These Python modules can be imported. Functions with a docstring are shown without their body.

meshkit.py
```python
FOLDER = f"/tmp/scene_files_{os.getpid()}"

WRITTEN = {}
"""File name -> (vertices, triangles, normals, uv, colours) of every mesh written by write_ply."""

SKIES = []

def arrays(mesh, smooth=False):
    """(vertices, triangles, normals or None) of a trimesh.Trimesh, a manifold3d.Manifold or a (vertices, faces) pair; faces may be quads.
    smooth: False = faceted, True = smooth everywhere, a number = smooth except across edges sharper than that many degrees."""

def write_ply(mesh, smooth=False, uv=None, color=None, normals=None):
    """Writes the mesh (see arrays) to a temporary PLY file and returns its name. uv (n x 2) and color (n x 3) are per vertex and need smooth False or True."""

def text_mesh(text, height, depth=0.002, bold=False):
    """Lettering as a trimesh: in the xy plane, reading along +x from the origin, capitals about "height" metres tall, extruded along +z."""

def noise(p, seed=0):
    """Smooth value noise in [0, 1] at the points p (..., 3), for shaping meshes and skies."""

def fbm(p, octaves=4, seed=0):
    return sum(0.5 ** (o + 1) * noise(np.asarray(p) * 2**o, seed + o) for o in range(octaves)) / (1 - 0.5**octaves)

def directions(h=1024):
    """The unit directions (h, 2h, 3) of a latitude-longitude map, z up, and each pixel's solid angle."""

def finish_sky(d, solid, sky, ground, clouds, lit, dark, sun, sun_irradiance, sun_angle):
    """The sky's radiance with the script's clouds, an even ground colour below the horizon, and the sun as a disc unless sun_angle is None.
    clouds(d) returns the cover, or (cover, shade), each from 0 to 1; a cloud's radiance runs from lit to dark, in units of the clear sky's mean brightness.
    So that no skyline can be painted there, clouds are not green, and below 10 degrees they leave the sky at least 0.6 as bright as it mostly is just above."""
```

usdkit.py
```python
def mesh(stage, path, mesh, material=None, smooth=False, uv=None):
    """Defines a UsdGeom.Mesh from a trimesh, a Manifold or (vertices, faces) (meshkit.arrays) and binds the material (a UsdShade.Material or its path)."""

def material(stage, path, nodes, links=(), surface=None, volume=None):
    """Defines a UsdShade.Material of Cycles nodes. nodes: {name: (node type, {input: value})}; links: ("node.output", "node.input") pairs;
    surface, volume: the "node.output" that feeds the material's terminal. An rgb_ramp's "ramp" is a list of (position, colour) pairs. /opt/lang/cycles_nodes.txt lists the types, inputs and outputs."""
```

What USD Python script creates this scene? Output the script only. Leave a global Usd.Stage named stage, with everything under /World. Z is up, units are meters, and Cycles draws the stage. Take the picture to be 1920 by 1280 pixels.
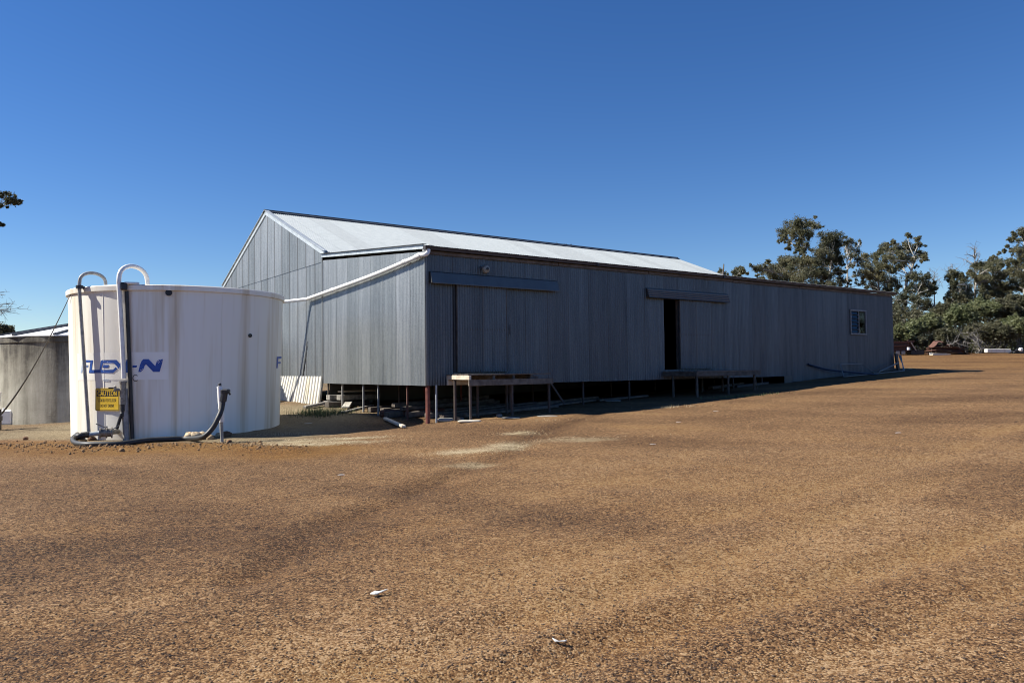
import math, random
import numpy as np, trimesh, usdkit, meshkit
from shapely.geometry import Polygon
from scipy.interpolate import RBFInterpolator
from pxr import Usd, UsdGeom, UsdLux, UsdShade, Gf, Sdf, Vt

stage = Usd.Stage.CreateInMemory()
UsdGeom.SetStageUpAxis(stage, UsdGeom.Tokens.z)
UsdGeom.Xform.Define(stage, '/World')
UsdGeom.Scope.Define(stage, '/World/Looks')

# ------------------------------------------------------------------ camera, sky, sun, exposure (heights are measured from the eye: z = 0)
FPX = 1407.0
PITCH, ROLL = math.atan(50 / FPX), 0.0115
EXPOSURE = 0.95
SUN_EL, SUN_AZ = math.radians(42.0), math.atan2(-1.0, -0.02)      # azimuth = atan2(x, y)
SUN_I, SKY_I = 1.25, 0.062
cp, sp, cr, sr = math.cos(PITCH), math.sin(PITCH), math.cos(ROLL), math.sin(ROLL)
FW = np.array([0, cp, sp]); UP0 = np.array([0, -sp, cp]); RT0 = np.array([1.0, 0, 0])
RT = cr * RT0 - sr * UP0
UP = cr * UP0 + sr * RT0
cam = UsdGeom.Camera.Define(stage, '/World/camera')
cam.CreateHorizontalApertureAttr(36.0)
cam.CreateVerticalApertureAttr(24.0)
cam.CreateFocalLengthAttr(36.0 * FPX / 1920)
cam.CreateFStopAttr(0.0)
cam.CreateClippingRangeAttr(Gf.Vec2f(0.05, 5000))
cam.CreateExposureAttr(EXPOSURE)
M = Gf.Matrix4d(*RT, 0, *UP, 0, *(-FW), 0, 0, 0, 0, 1)
cam.AddTransformOp().Set(M)
S = np.array([math.sin(SUN_AZ) * math.cos(SUN_EL), math.cos(SUN_AZ) * math.cos(SUN_EL), math.sin(SUN_EL)])
sun = UsdLux.DistantLight.Define(stage, '/World/sun')
sun.CreateIntensityAttr(SUN_I); sun.CreateNormalizeAttr(True); sun.CreateAngleAttr(0.53)
sun.CreateColorAttr(Gf.Vec3f(1.0, 0.955, 0.87))
sx = np.cross([0, 0, 1.0], S); sx /= np.linalg.norm(sx); sy = np.cross(S, sx)
sun.AddTransformOp().Set(Gf.Matrix4d(*sx, 0, *sy, 0, *S, 0, 0, 0, 0, 1))
sky = UsdLux.DomeLight.Define(stage, '/World/sky')
skym = usdkit.material(stage, '/World/Looks/sky', {
    's': ('sky_texture', {'sky_type': 'single_scattering', 'sun_disc': False, 'sun_elevation': SUN_EL, 'sun_rotation': SUN_AZ % (2 * math.pi),
                          'altitude': 300.0, 'air_density': 1.0, 'aerosol_density': 0.0, 'ozone_density': 5.0}),
    'h': ('hsv', {'saturation': 1.22, 'hue': .510}),
    'b': ('background_shader', {'strength': SKY_I})}, [('s.color', 'h.color'), ('h.color', 'b.color')], surface='b.background')
UsdShade.MaterialBindingAPI.Apply(sky.GetPrim()).Bind(skym)

# ------------------------------------------------------------------ helpers
def ray(x, y): return FW + RT * (x - 960) / FPX - UP * (y - 640) / FPX
def at(x, y, Y): d = ray(x, y); return d * Y / d[1]

MATS = {}
def mat(name, nodes, links, surface): MATS[name] = usdkit.material(stage, '/World/Looks/' + name, nodes, links, surface=surface); return MATS[name]
def pbr(name, c1, c2=None, scale=3.0, stretch=(1, 1, 1), rough=0.6, metallic=0.0, bump=0.0, bscale=None, lo=0.35, hi=0.65, detail=5, spec=0.5, c3=None):
    c2 = c2 or c1
    stops = [(lo, c1), (hi, c2)] if c3 is None else [(lo, c1), ((lo + hi) / 2, c2), (hi, c3)]
    n = {'tc': ('geometry', {}), 'mp': ('mapping', {'scale': stretch}), 'nz': ('noise_texture', {'scale': scale, 'detail': detail, 'roughness': 0.62}),
         'rp': ('rgb_ramp', {'ramp': stops}), 'p': ('principled_bsdf', {'roughness': rough, 'metallic': metallic, 'specular_ior_level': spec})}
    l = [('tc.position', 'mp.vector'), ('mp.vector', 'nz.vector'), ('nz.fac', 'rp.fac'), ('rp.color', 'p.base_color')]
    if bump:
        n['nb'] = ('noise_texture', {'scale': bscale or scale * 8, 'detail': 4}); n['bp'] = ('bump', {'strength': 1.0, 'distance': bump})
        l += [('mp.vector', 'nb.vector'), ('nb.fac', 'bp.height'), ('bp.normal', 'p.normal')]
    return mat(name, n, l, 'p.BSDF')

NUM = {}
def numbered(path):
    k = NUM.get(path, 0); NUM[path] = k + 1
    return path if k == 0 else f'{path}_{k:03d}'
def data(prim, label=None, cat=None, group=None, kind=None):
    for k, v in (('label', label), ('category', cat), ('group', group), ('kind', kind)):
        if v: prim.SetCustomDataByKey(k, v)
    return prim
def obj(name, mesh, material, parent=None, smooth=False, uv=None, label=None, cat=None, group=None, kind=None):
    base = '/World' if parent is None else str(parent.GetPath())
    v, f = (mesh.build() if isinstance(mesh, MB) else mesh)
    m = usdkit.mesh(stage, numbered(base + '/' + name), (v, f), MATS[material], smooth=smooth, uv=uv)
    return data(m.GetPrim(), label, cat, group, kind)
def thing(name, label, cat, group=None, loc=None, rotz=0):
    x = UsdGeom.Xform.Define(stage, numbered('/World/' + name))
    if loc is not None: x.AddTranslateOp().Set(Gf.Vec3d(*map(float, loc)))
    if rotz: x.AddRotateZOp().Set(math.degrees(rotz))
    return data(x.GetPrim(), label, cat, group)
def copy_of(src, name, label, cat, group, loc, rotz=0, scale=None):
    x = UsdGeom.Xform.Define(stage, numbered('/World/' + name))
    x.AddTranslateOp().Set(Gf.Vec3d(*map(float, loc))); x.AddRotateZOp().Set(math.degrees(rotz))
    if scale: x.AddScaleOp().Set(Gf.Vec3f(*scale))
    x.GetPrim().GetReferences().AddInternalReference(src.GetPath()); x.GetPrim().SetInstanceable(True)
    return data(x.GetPrim(), label, cat, group)

class MB:
    def __init__(self): self.v, self.f, self.n = [], [], 0
    def add(self, v, f):
        v = np.asarray(v, float); f = np.asarray(f, int)
        if f.shape[1] == 4: f = np.vstack([f[:, [0, 1, 2]], f[:, [0, 2, 3]]])
        self.v.append(v); self.f.append(f + self.n); self.n += len(v); return self
    def tm(self, m): return self.add(m.vertices, m.faces)
    def build(self): return np.vstack(self.v), np.vstack(self.f)
    def box(self, c, size, axes=None, bevel=0.0):
        """box with centre c, full sizes, and three axis vectors; bevel chamfers the edges"""
        h = np.asarray(size, float) / 2
        A = np.eye(3) if axes is None else np.asarray(axes, float)
        if bevel <= 0:
            p = np.array([[i, j, k] for i in (-1, 1) for j in (-1, 1) for k in (-1, 1)], float) * h
            f = [[0, 1, 3, 2], [4, 6, 7, 5], [0, 4, 5, 1], [2, 3, 7, 6], [0, 2, 6, 4], [1, 5, 7, 3]]
            return self.add(p @ A + c, f)
        b = min(bevel, h.min() * 0.9)
        pts = []
        for s in np.array([[i, j, k] for i in (-1, 1) for j in (-1, 1) for k in (-1, 1)], float):
            for ax in range(3):
                q = s * (h - b); q[ax] = s[ax] * h[ax]; pts.append(q)
        hull = trimesh.convex.convex_hull(np.array(pts))
        return self.add(hull.vertices @ A + c, hull.faces)
    def beam(self, p, q, w, h, up=(0, 0, 1), bevel=0.0):
        p, q = np.asarray(p, float), np.asarray(q, float); d = q - p; L = np.linalg.norm(d); d /= L
        s = np.cross(up, d); s /= np.linalg.norm(s); u = np.cross(d, s)
        return self.box((p + q) / 2, (L, w, h), (d, s, u), bevel)
    def tube(self, pts, r, n=8, cap=True, open_r=None):
        pts = np.asarray(pts, float); r = np.broadcast_to(np.asarray(r, float), (len(pts),))
        t = np.gradient(pts, axis=0); t /= np.maximum(np.linalg.norm(t, axis=1, keepdims=True), 1e-9)
        ref = np.array([0, 0, 1.0]) if abs(t[0][2]) < 0.9 else np.array([1.0, 0, 0])
        rings, a = [], np.arange(n) * 2 * np.pi / n
        s = np.cross(ref, t[0]); s /= np.linalg.norm(s)
        for i in range(len(pts)):
            s = s - t[i] * (s @ t[i]); s /= max(np.linalg.norm(s), 1e-9); u = np.cross(t[i], s)
            rings.append(pts[i] + r[i] * (np.cos(a)[:, None] * s + np.sin(a)[:, None] * u))
        v = np.vstack(rings); f = []
        k = np.arange(n); k2 = (k + 1) % n
        for i in range(len(pts) - 1):
            f.append(np.stack([i * n + k, i * n + k2, (i + 1) * n + k2, (i + 1) * n + k], 1))
        self.add(v, np.vstack(f))
        if cap:
            for i, fl in ((0, 1), (len(pts) - 1, 0)):
                ring = rings[i]; tri = np.stack([np.full(n, n), k2 if fl else k, k if fl else k2], 1)
                self.add(np.vstack([ring, pts[i]]), tri)
        return self
    def cyl(self, p, q, r, n=12): return self.tube([p, (np.asarray(p, float) + q) / 2, q], r, n)
    def lathe(self, prof, c=(0, 0, 0), n=48):
        """prof: (radius, z) pairs turned about the vertical through c"""
        prof = np.asarray(prof, float); a = np.arange(n) * 2 * np.pi / n
        v = np.vstack([np.c_[r * np.cos(a), r * np.sin(a), np.full(n, z)] for r, z in prof]) + c
        k = np.arange(n); k2 = (k + 1) % n
        f = np.vstack([np.stack([i * n + k, i * n + k2, (i + 1) * n + k2, (i + 1) * n + k], 1) for i in range(len(prof) - 1)])
        return self.add(v, f)
    def prism(self, poly, z0, z1, fn):
        """extrudes a 2-D polygon between z0 and z1 and maps (u, v, w) points with fn"""
        m = trimesh.creation.extrude_polygon(poly if isinstance(poly, Polygon) else Polygon(poly), z1 - z0, engine='earcut')
        v = np.array(m.vertices); v[:, 2] += z0
        return self.add(fn(v), m.faces)

def smooth_curve(pts, n=8):
    """Catmull-Rom through pts"""
    P = np.asarray(pts, float); P = np.vstack([2 * P[0] - P[1], P, 2 * P[-1] - P[-2]]); out = []
    for i in range(1, len(P) - 2):
        for t in np.linspace(0, 1, n, endpoint=False):
            a, b, c, d = P[i - 1:i + 3]
            out.append(0.5 * (2 * b + (c - a) * t + (2 * a - 5 * b + 4 * c - d) * t ** 2 + (3 * b - a - 3 * c + d) * t ** 3))
    return np.array(out + [P[-2]])

# ------------------------------------------------------------------ the shed's frame: a along the long wall, b along the gable end
u2 = np.array([0.805, 0.593, 0]); u2 /= np.linalg.norm(u2); u1 = np.array([-u2[1], u2[0], 0]); UZ = np.array([0, 0, 1.0])
C0 = np.array([-2.101, 18.30, 0.0])
ROT = math.atan2(u2[1], u2[0])
def W(a, b, z): return C0 + a * u2 + b * u1 + np.array([0, 0, z])          # shed -> world
Aend, BW = 22.65, 17.35

# ------------------------------------------------------------------ ground
ctrl = np.array([(0, 0, -1.55), (-6, 0, -1.6), (8, 0, -1.45), (0, 9, -1.47), (-8, 9, -1.53), (9, 9, -1.2), (4, 14, -1.24), (-2.1, 18.4, -1.33), (-2.2, 17.6, -1.33), (-1.0, 17.6, -1.22),
    (0.0, 18.4, -1.165), (.93, 19.1, -1.13), (5.46, 22.2, -.918), (6.59, 23.0, -.886), (7.63, 23.8, -.79), (10.25, 27.4, -.62), (16.2, 31.8, -.254), (19.5, 31, -.40), (12, 24, -.62),
    (-5.92, 23.3, -1.06), (-8.3, 26.5, -1.0), (-4, 20.5, -1.25), (2, 26, -1.0), (-1, 22, -1.15), (-6.1, 19.3, -1.36), (-8.5, 16.7, -1.45), (-10.9, 19.3, -1.46), (-5.94, 15.3, -1.455), (-9, 14.5, -1.5),
    (-14.5, 24, -1.5), (-20, 30, -1.5), (-30, 50, -1.3), (-12, 40, -0.9), (10, 40, -.2), (26, 45, .25), (32, 52, .61), (24, 51, .55), (45, 66, .95), (20, 56, .6), (60, 80, 1.2), (40, 30, .1), (20, 20, -.5), (15, 12, -.95), (0, 70, .5), (-40, 20, -1.6)])
rbf = RBFInterpolator(ctrl[:, :2], ctrl[:, 2], kernel='linear', smoothing=0.15)
def ground0(x, y):
    x, y = np.atleast_1d(np.asarray(x, float)), np.atleast_1d(np.asarray(y, float))
    return rbf(np.c_[np.clip(x, -60, 70), np.clip(y, -8, 90)])
def gp0(px, py):
    d = ray(px, py); t = 15.0
    for _ in range(60): t = 0.5 * t + 0.5 * float(ground0(d[0] * t, d[1] * t)[0]) / d[2] if d[2] < -1e-4 else t
    return d * t
TRACKS = [((1130, 1230), (1900, 985), .30, 1.0), ((980, 1180), (1700, 925), .30, .8), ((1500, 1270), (1915, 1120), .3, .7), ((540, 1050), (1250, 860), .35, .5), ((1250, 1000), (1915, 800), .3, .6)]
TRK = [(gp0(*p)[:2], gp0(*q)[:2], w, s) for p, q, w, s in TRACKS]
GULLY = smooth_curve([gp0(*p) for p in [(470, 1090), (640, 985), (770, 930), (880, 880), (960, 850), (1010, 815), (1075, 790), (1120, 775)]], 8)[:, :2]
def line_dist(x, y, p, q):
    d = (q - p) / np.linalg.norm(q - p); rx, ry = x - p[0], y - p[1]
    return rx * d[1] - ry * d[0], rx * d[0] + ry * d[1], np.linalg.norm(q - p)
def poly_dist(x, y, P):
    best = np.full(np.shape(x), 1e9)
    for a, b in zip(P[:-1], P[1:]):
        d = b - a; L2 = d @ d; t = np.clip(((x - a[0]) * d[0] + (y - a[1]) * d[1]) / L2, 0, 1)
        best = np.minimum(best, np.hypot(x - a[0] - t * d[0], y - a[1] - t * d[1]))
    return best
def relief(x, y):
    p = np.stack([x, y, np.zeros_like(x)], -1)
    near = np.clip(1 - (np.hypot(x, y) - 25) / 30, 0, 1)
    h = (meshkit.fbm(p * 0.7, 3, 3) - .5) * 0.04 + (meshkit.fbm(p * 3.6, 4, 7) - .5) * 0.030 * near
    dg = poly_dist(x, y, GULLY); side = np.exp(-(dg / .22) ** 2)
    h = h - side * 0.034 * (0.6 + 0.8 * meshkit.noise(p * 2.2, 5)) + np.exp(-((dg - .45) / .2) ** 2) * 0.010
    for a, b, w, s in TRK:
        n, t, L = line_dist(x, y, a, b); n = n + (meshkit.noise(np.stack([t * .35, np.full_like(t, a[0]), 0 * t], -1), 9) - .5) * .5
        fade = np.clip((t + 4) / 3, 0, 1) * np.clip((L + 4 - t) / 4, 0, 1)
        h = h + s * fade * (-0.022 * np.exp(-(n / (w * .6)) ** 2) + 0.016 * np.exp(-((np.abs(n) - w) / .13) ** 2))
    # the low bank of loose gravel in front of the tank pad
    h = h + 0.05 * np.exp(-(poly_dist(x, y, BANK) / .28) ** 2) * (0.5 + meshkit.noise(p * 2.5, 21))
    return h
BANK = np.array([gp0(*p)[:2] for p in [(-60, 838), (60, 836), (150, 842), (260, 840), (380, 835), (470, 838), (560, 846)]])
def ground(x, y):
    x, y = np.atleast_1d(np.asarray(x, float)), np.atleast_1d(np.asarray(y, float))
    return ground0(x, y) + relief(x, y)
def g(x, y): return float(ground(x, y)[0])
def gp(px, py):
    """the ground point seen at a pixel of the photograph"""
    d = ray(px, py); t = np.concatenate([np.arange(2, 40, .1), np.arange(40, 90, .5)])
    below = d[2] * t - ground0(d[0] * t, d[1] * t); k = int(np.argmax(below < 0)) if (below < 0).any() else len(t) - 1
    q = d * t[k]; return np.array([q[0], q[1], g(q[0], q[1])])

def axis(parts): return np.unique(np.round(np.concatenate(parts), 4))
gy = axis([np.linspace(-400, -20, 12), np.arange(-20, 2.5, 1.5), np.arange(2.5, 12, .075), np.arange(12, 32, .13), np.arange(32, 72, .4), np.geomspace(72, 700, 22)])
gx = axis([-np.geomspace(30, 600, 20), np.arange(-30, -14, .3), np.arange(-14, 14, .1), np.arange(14, 30, .25), np.arange(30, 60, .6), np.geomspace(60, 600, 18)])
X, Y = np.meshgrid(gx, gy)
Z = ground(X.ravel(), Y.ravel())
nx, ny = len(gx), len(gy)
idx = np.arange(nx * ny).reshape(ny, nx)
gf = np.stack([idx[:-1, :-1].ravel(), idx[:-1, 1:].ravel(), idx[1:, 1:].ravel(), idx[1:, :-1].ravel()], 1)
gv = np.c_[X.ravel(), Y.ravel(), Z]

def blob(x, y, px, py, rx, ry, rot=0.0):
    """soft patch on the ground about a photograph pixel, radii in metres (rx across, ry in depth)"""
    c = gp0(px, py); dx, dy = x - c[0], y - c[1]; ca, sa = math.cos(rot), math.sin(rot)
    return np.exp(-(((dx * ca + dy * sa) / rx) ** 2 + ((-dx * sa + dy * ca) / ry) ** 2))
xx, yy = gv[:, 0], gv[:, 1]
pn = np.c_[xx, yy, 0 * xx]
TC = np.array([-8.24, 18.66])
pale = sum(blob(xx, yy, *b) for b in [(600, 832, 1.3, .35, .1), (660, 822, .7, .2), (955, 835, .35, .5), (975, 812, .4, .25), (870, 845, .6, .35), (560, 828, .6, .2), (1080, 825, .8, .3), (880, 870, .5, .3)])
pale = np.clip(pale * (0.35 + 1.3 * meshkit.fbm(pn * [2.2, 5, 1], 3, 4)) - .25, 0, 1)
padd = np.hypot(xx - TC[0], (yy - TC[1]))
edge = line_dist(xx, yy, gp0(0, 826)[:2], gp0(560, 836)[:2])[0] * -1        # the pad lies behind this line
pad = np.clip(edge / .5 + .2 + (meshkit.fbm(pn * 1.3, 3, 5) - .5) * 1.5, 0, 1) * np.clip(1.4 - (padd - 3.5) / 3.0, 0, 1) * np.clip((-3.2 - xx) / 1.5, 0, 1)
back = np.clip((yy - 20) / 3, 0, 1) * np.clip((-7 - xx) / 3, 0, 1); pad = np.clip(np.maximum(pad, back * .8), 0, 1)
bankd = poly_dist(xx, yy, BANK)
orange = np.clip(np.exp(-((bankd - .3) / .9) ** 2) * (1 - pad) * 1.1, 0, 1)
orange = np.clip(orange + .8 * blob(xx, yy, 560, 760, 1.6, 1.3) + .8 * blob(xx, yy, 640, 770, 1.6, 1.0), 0, 1)
far = np.clip((np.hypot(xx, yy) - 24) / 22, 0, 1) * np.clip((xx - 4) / 6, 0, 1); orange = np.clip(orange + .5 * far, 0, 1)
dark = np.exp(-(poly_dist(xx, yy, GULLY) / .34) ** 2) * (.3 + 1.2 * meshkit.fbm(pn * 2.6, 3, 17))
tone = (meshkit.fbm(pn * [.33, .55, 1], 4, 12) - .5) * 2.0
tone += (meshkit.fbm((pn @ np.array([[.8, .6, 0], [-.6, .8, 0], [0, 0, 1]])) * [.25, 1.3, 1], 3, 31) - .5) * 1.4
for a, b, w, s in TRK:
    n, t, L = line_dist(xx, yy, a, b); n = n + (meshkit.noise(np.stack([t * .35, np.full_like(t, a[0]), 0 * t], -1), 9) - .5) * .5
    fade = np.clip((t + 4) / 3, 0, 1) * np.clip((L + 4 - t) / 4, 0, 1)
    tone += s * fade * .7 * np.exp(-(n / (w * .8)) ** 2)
orange = np.clip(orange + np.clip(tone, 0, 1) * .45 * (.4 + 1.2 * meshkit.fbm(pn * [.5, .9, 1], 2, 41)), 0, 1)
pats = [((230, 1010), 2.2, 1.3, -.55), ((60, 1230), 1.0, .7, -.5), ((620, 1010), .7, .6, -.45), ((120, 900), 2.5, 1.2, -.3), ((760, 920), 1.0, .8, -.35), ((1300, 1190), .8, .35, -.45), ((900, 1040), 1.6, .5, -.3), ((1620, 1120), .9, .35, -.35), ((1150, 960), 1.6, .4, -.25),
    ((700, 1190), .55, .4, .6), ((640, 1255), .6, .25, .5), ((1500, 1025), 1.1, .25, .6), ((1700, 965), 1.4, .3, .4), ((1640, 1240), .5, .2, .6), ((1330, 1080), .8, .2, .5), ((1250, 860), 2.2, .6, .3), ((620, 945), .8, .3, .45), ((300, 1120), .9, .25, .35), ((1800, 860), 2.0, .6, .3)]
for (pp_, rx_, ry_, a_) in pats: tone += a_ * 1.3 * blob(xx, yy, *pp_, rx_, ry_, .35) * (.4 + 1.2 * meshkit.fbm(pn * [1.6, 2.6, 1], 3, int(pp_[0])))
tone = np.clip(.5 + .52 * tone - .36 * dark, 0, 1)
gm = usdkit.mesh(stage, '/World/ground', (gv, gf), None, smooth=True)
data(gm.GetPrim(), 'brown laterite gravel yard with faint wheel tracks', 'ground', kind='structure')
for nm, arr in (('pale', pale), ('pad', pad), ('orange', orange), ('tone', tone)):
    UsdGeom.PrimvarsAPI(gm).CreatePrimvar(nm, Sdf.ValueTypeNames.FloatArray, 'vertex').Set(Vt.FloatArray.FromNumpy(arr.astype(np.float32)))

gnodes = {'geo': ('geometry', {}),
    'v1': ('voronoi_texture', {'dimensions': '3D', 'feature': 'f1', 'scale': 82.0}), 'sc1': ('separate_color', {}),
    'v2': ('voronoi_texture', {'dimensions': '3D', 'feature': 'f1', 'scale': 38.0}), 'sc2': ('separate_color', {}),
    'n1': ('noise_texture', {'scale': 9.0, 'detail': 6, 'roughness': .7}), 'n2': ('noise_texture', {'scale': 45.0, 'detail': 3, 'roughness': .7}),
    'at': ('attribute', {'attribute': 'tone'}), 'ap': ('attribute', {'attribute': 'pale'}), 'ad': ('attribute', {'attribute': 'pad'}), 'ao': ('attribute', {'attribute': 'orange'}),
    # share of the ground that is loose dark pebbles against tan fines
    'm1': ('math', {'math_type': 'multiply_add', 'value2': .36, 'value3': 0.0}), 'm2': ('math', {'math_type': 'multiply_add', 'value2': .62}), 'm3': ('math', {'math_type': 'multiply_add', 'value2': .14}), 'm6': ('math', {'math_type': 'multiply_add', 'value2': .24}), 'm4': ('math', {'math_type': 'subtract', 'value2': .30}),
    'k1': ('map_range', {'from_min': .34, 'from_max': .66, 'clamp': True}), 'n3': ('noise_texture', {'scale': 24.0, 'detail': 5, 'roughness': .75}), 'k3': ('map_range', {'from_min': .36, 'from_max': .64, 'clamp': True}), 'm5': ('math', {'math_type': 'multiply_add', 'value2': .30}),
    'r1': ('rgb_ramp', {'ramp': [(0.10, (0.018, 0.011, 0.008)), (.28, (0.046, 0.025, 0.014)), (.45, (0.106, 0.056, 0.024)), (.62, (0.172, 0.095, 0.043)), (.80, (0.255, 0.155, 0.076)), (.97, (0.331, 0.224, 0.128))]}),
    'r2': ('rgb_ramp', {'ramp': [(0.10, (0.028, 0.013, 0.004)), (.40, (0.108, 0.046, 0.012)), (.65, (0.163, 0.079, 0.022)), (.95, (0.223, 0.140, 0.050))]}),
    'r3': ('rgb_ramp', {'ramp': [(0.12, (0.056, 0.042, 0.025)), (.40, (0.131, 0.097, 0.057)), (.70, (0.223, 0.172, 0.101)), (.95, (0.307, 0.252, 0.157))]}),
    'r4': ('rgb_ramp', {'ramp': [(0.2, (0.165, 0.122, 0.065)), (.55, (0.343, 0.279, 0.169)), (.9, (0.436, 0.370, 0.248))]}),
    'x1': ('mix_color', {}), 'x2': ('mix_color', {}), 'x3': ('mix_color', {}),
    'b1': ('bump', {'strength': .8, 'distance': .006, 'invert': True}), 'b2': ('bump', {'strength': .6, 'distance': .012}),
    'p': ('principled_bsdf', {'roughness': .92, 'specular_ior_level': .15})}
mat('gravel_ground', gnodes, [('geo.position', 'v1.vector'), ('geo.position', 'v2.vector'), ('geo.position', 'n1.vector'), ('geo.position', 'n2.vector'),
    ('v1.color', 'sc1.color'), ('v2.color', 'sc2.color'),
    ('at.fac', 'm1.value1'), ('sc1.r', 'm2.value1'), ('m1.value', 'm2.value3'), ('n1.fac', 'k1.value'), ('k1.result', 'm3.value1'), ('m2.value', 'm3.value3'), ('geo.position', 'n3.vector'), ('n3.fac', 'k3.value'), ('k3.result', 'm5.value1'), ('m3.value', 'm5.value3'), ('sc2.r', 'm6.value1'), ('m5.value', 'm6.value3'), ('m6.value', 'm4.value1'),
    ('m4.value', 'r1.fac'), ('m4.value', 'r2.fac'), ('m4.value', 'r3.fac'), ('m4.value', 'r4.fac'),
    ('r1.color', 'x1.a'), ('r2.color', 'x1.b'), ('ao.fac', 'x1.fac'), ('x1.result', 'x2.a'), ('r3.color', 'x2.b'), ('ad.fac', 'x2.fac'), ('x2.result', 'x3.a'), ('r4.color', 'x3.b'), ('ap.fac', 'x3.fac'),
    ('x3.result', 'p.base_color'), ('n2.fac', 'b2.height'), ('b2.normal', 'b1.normal'), ('v1.distance', 'b1.height'), ('b1.normal', 'p.normal')], 'p.BSDF')
UsdShade.MaterialBindingAPI.Apply(gm.GetPrim()).Bind(MATS['gravel_ground'])

# ------------------------------------------------------------------ materials of the built things
def zinc(name, lo, hi, metallic=.8, rough=.48, lap_shade=(.12, .11, .10)):
    """galvanised sheet: vertical weathering streaks, spangle, and a painted shadow line at the lap of each sheet (uv)"""
    mat(name, {'geo': ('geometry', {}), 'tc': ('texture_coordinate', {}), 'mp': ('mapping', {'scale': (5.0, 5.0, .35)}), 'n1': ('noise_texture', {'scale': 1.0, 'detail': 6, 'roughness': .65}),
        'n2': ('noise_texture', {'scale': 26.0, 'detail': 3, 'roughness': .7}), 'm': ('math', {'math_type': 'multiply_add', 'value2': .45, 'value3': 0.0}), 'm2': ('math', {'math_type': 'multiply_add', 'value2': .6}),
        'rp': ('rgb_ramp', {'ramp': [(.36, lo), (.68, hi)]}), 'sx': ('separate_xyz', {}), 'lap': ('rgb_ramp', {'ramp': [(0.0, (1, 1, 1)), (.028, (1, 1, 1)), (.05, (0, 0, 0)), (1, (0, 0, 0))]}),
        'lm': ('math', {'math_type': 'multiply', 'value2': .6}), 'x': ('mix_color', {'b': lap_shade}), 'p': ('principled_bsdf', {'metallic': metallic, 'roughness': rough})},  # lap colour stands in for the shadow line at the sheet edge
        [('geo.position', 'mp.vector'), ('mp.vector', 'n1.vector'), ('geo.position', 'n2.vector'), ('n2.fac', 'm.value1'), ('n1.fac', 'm2.value1'), ('m.value', 'm2.value3'), ('m2.value', 'rp.fac'),
         ('tc.UV', 'sx.vector'), ('sx.x', 'lap.fac'), ('lap.color', 'lm.value1'), ('lm.value', 'x.fac'), ('rp.color', 'x.a'), ('x.result', 'p.base_color')], 'p.BSDF')
zinc('zinc_mid', (0.177, 0.196, 0.206), (0.345, 0.367, 0.368)); zinc('zinc_shade_dark', (0.076, 0.088, 0.096), (0.149, 0.164, 0.173)); zinc('zinc_light', (0.227, 0.248, 0.257), (0.407, 0.423, 0.425)); zinc('zinc_shade_blue', (0.085, 0.101, 0.112), (0.164, 0.186, 0.196))  # two darker zincs put the shade of the long wall into its colour
zinc('zinc_roof', (0.334, 0.363, 0.363), (0.435, 0.462, 0.457), metallic=.15, rough=.45, lap_shade=(0.251, 0.274, 0.274)); zinc('zinc_roof_dull', (0.301, 0.326, 0.326), (0.401, 0.424, 0.419), metallic=.15, rough=.45, lap_shade=(0.251, 0.272, 0.272))
ZV = ['zinc_mid', 'zinc_mid', 'zinc_light', 'zinc_mid', 'zinc_light']
pbr('flashing', (0.361, 0.396, 0.413), (0.516, 0.550, 0.559), 6, rough=.45, metallic=.3)
pbr('dark_flashing', (.035, .038, .045), (.06, .065, .075), 6, rough=.5)
pbr('gutter_brown', (0.028, 0.022, 0.022), (0.046, 0.038, 0.037), 8, rough=.5)
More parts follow.
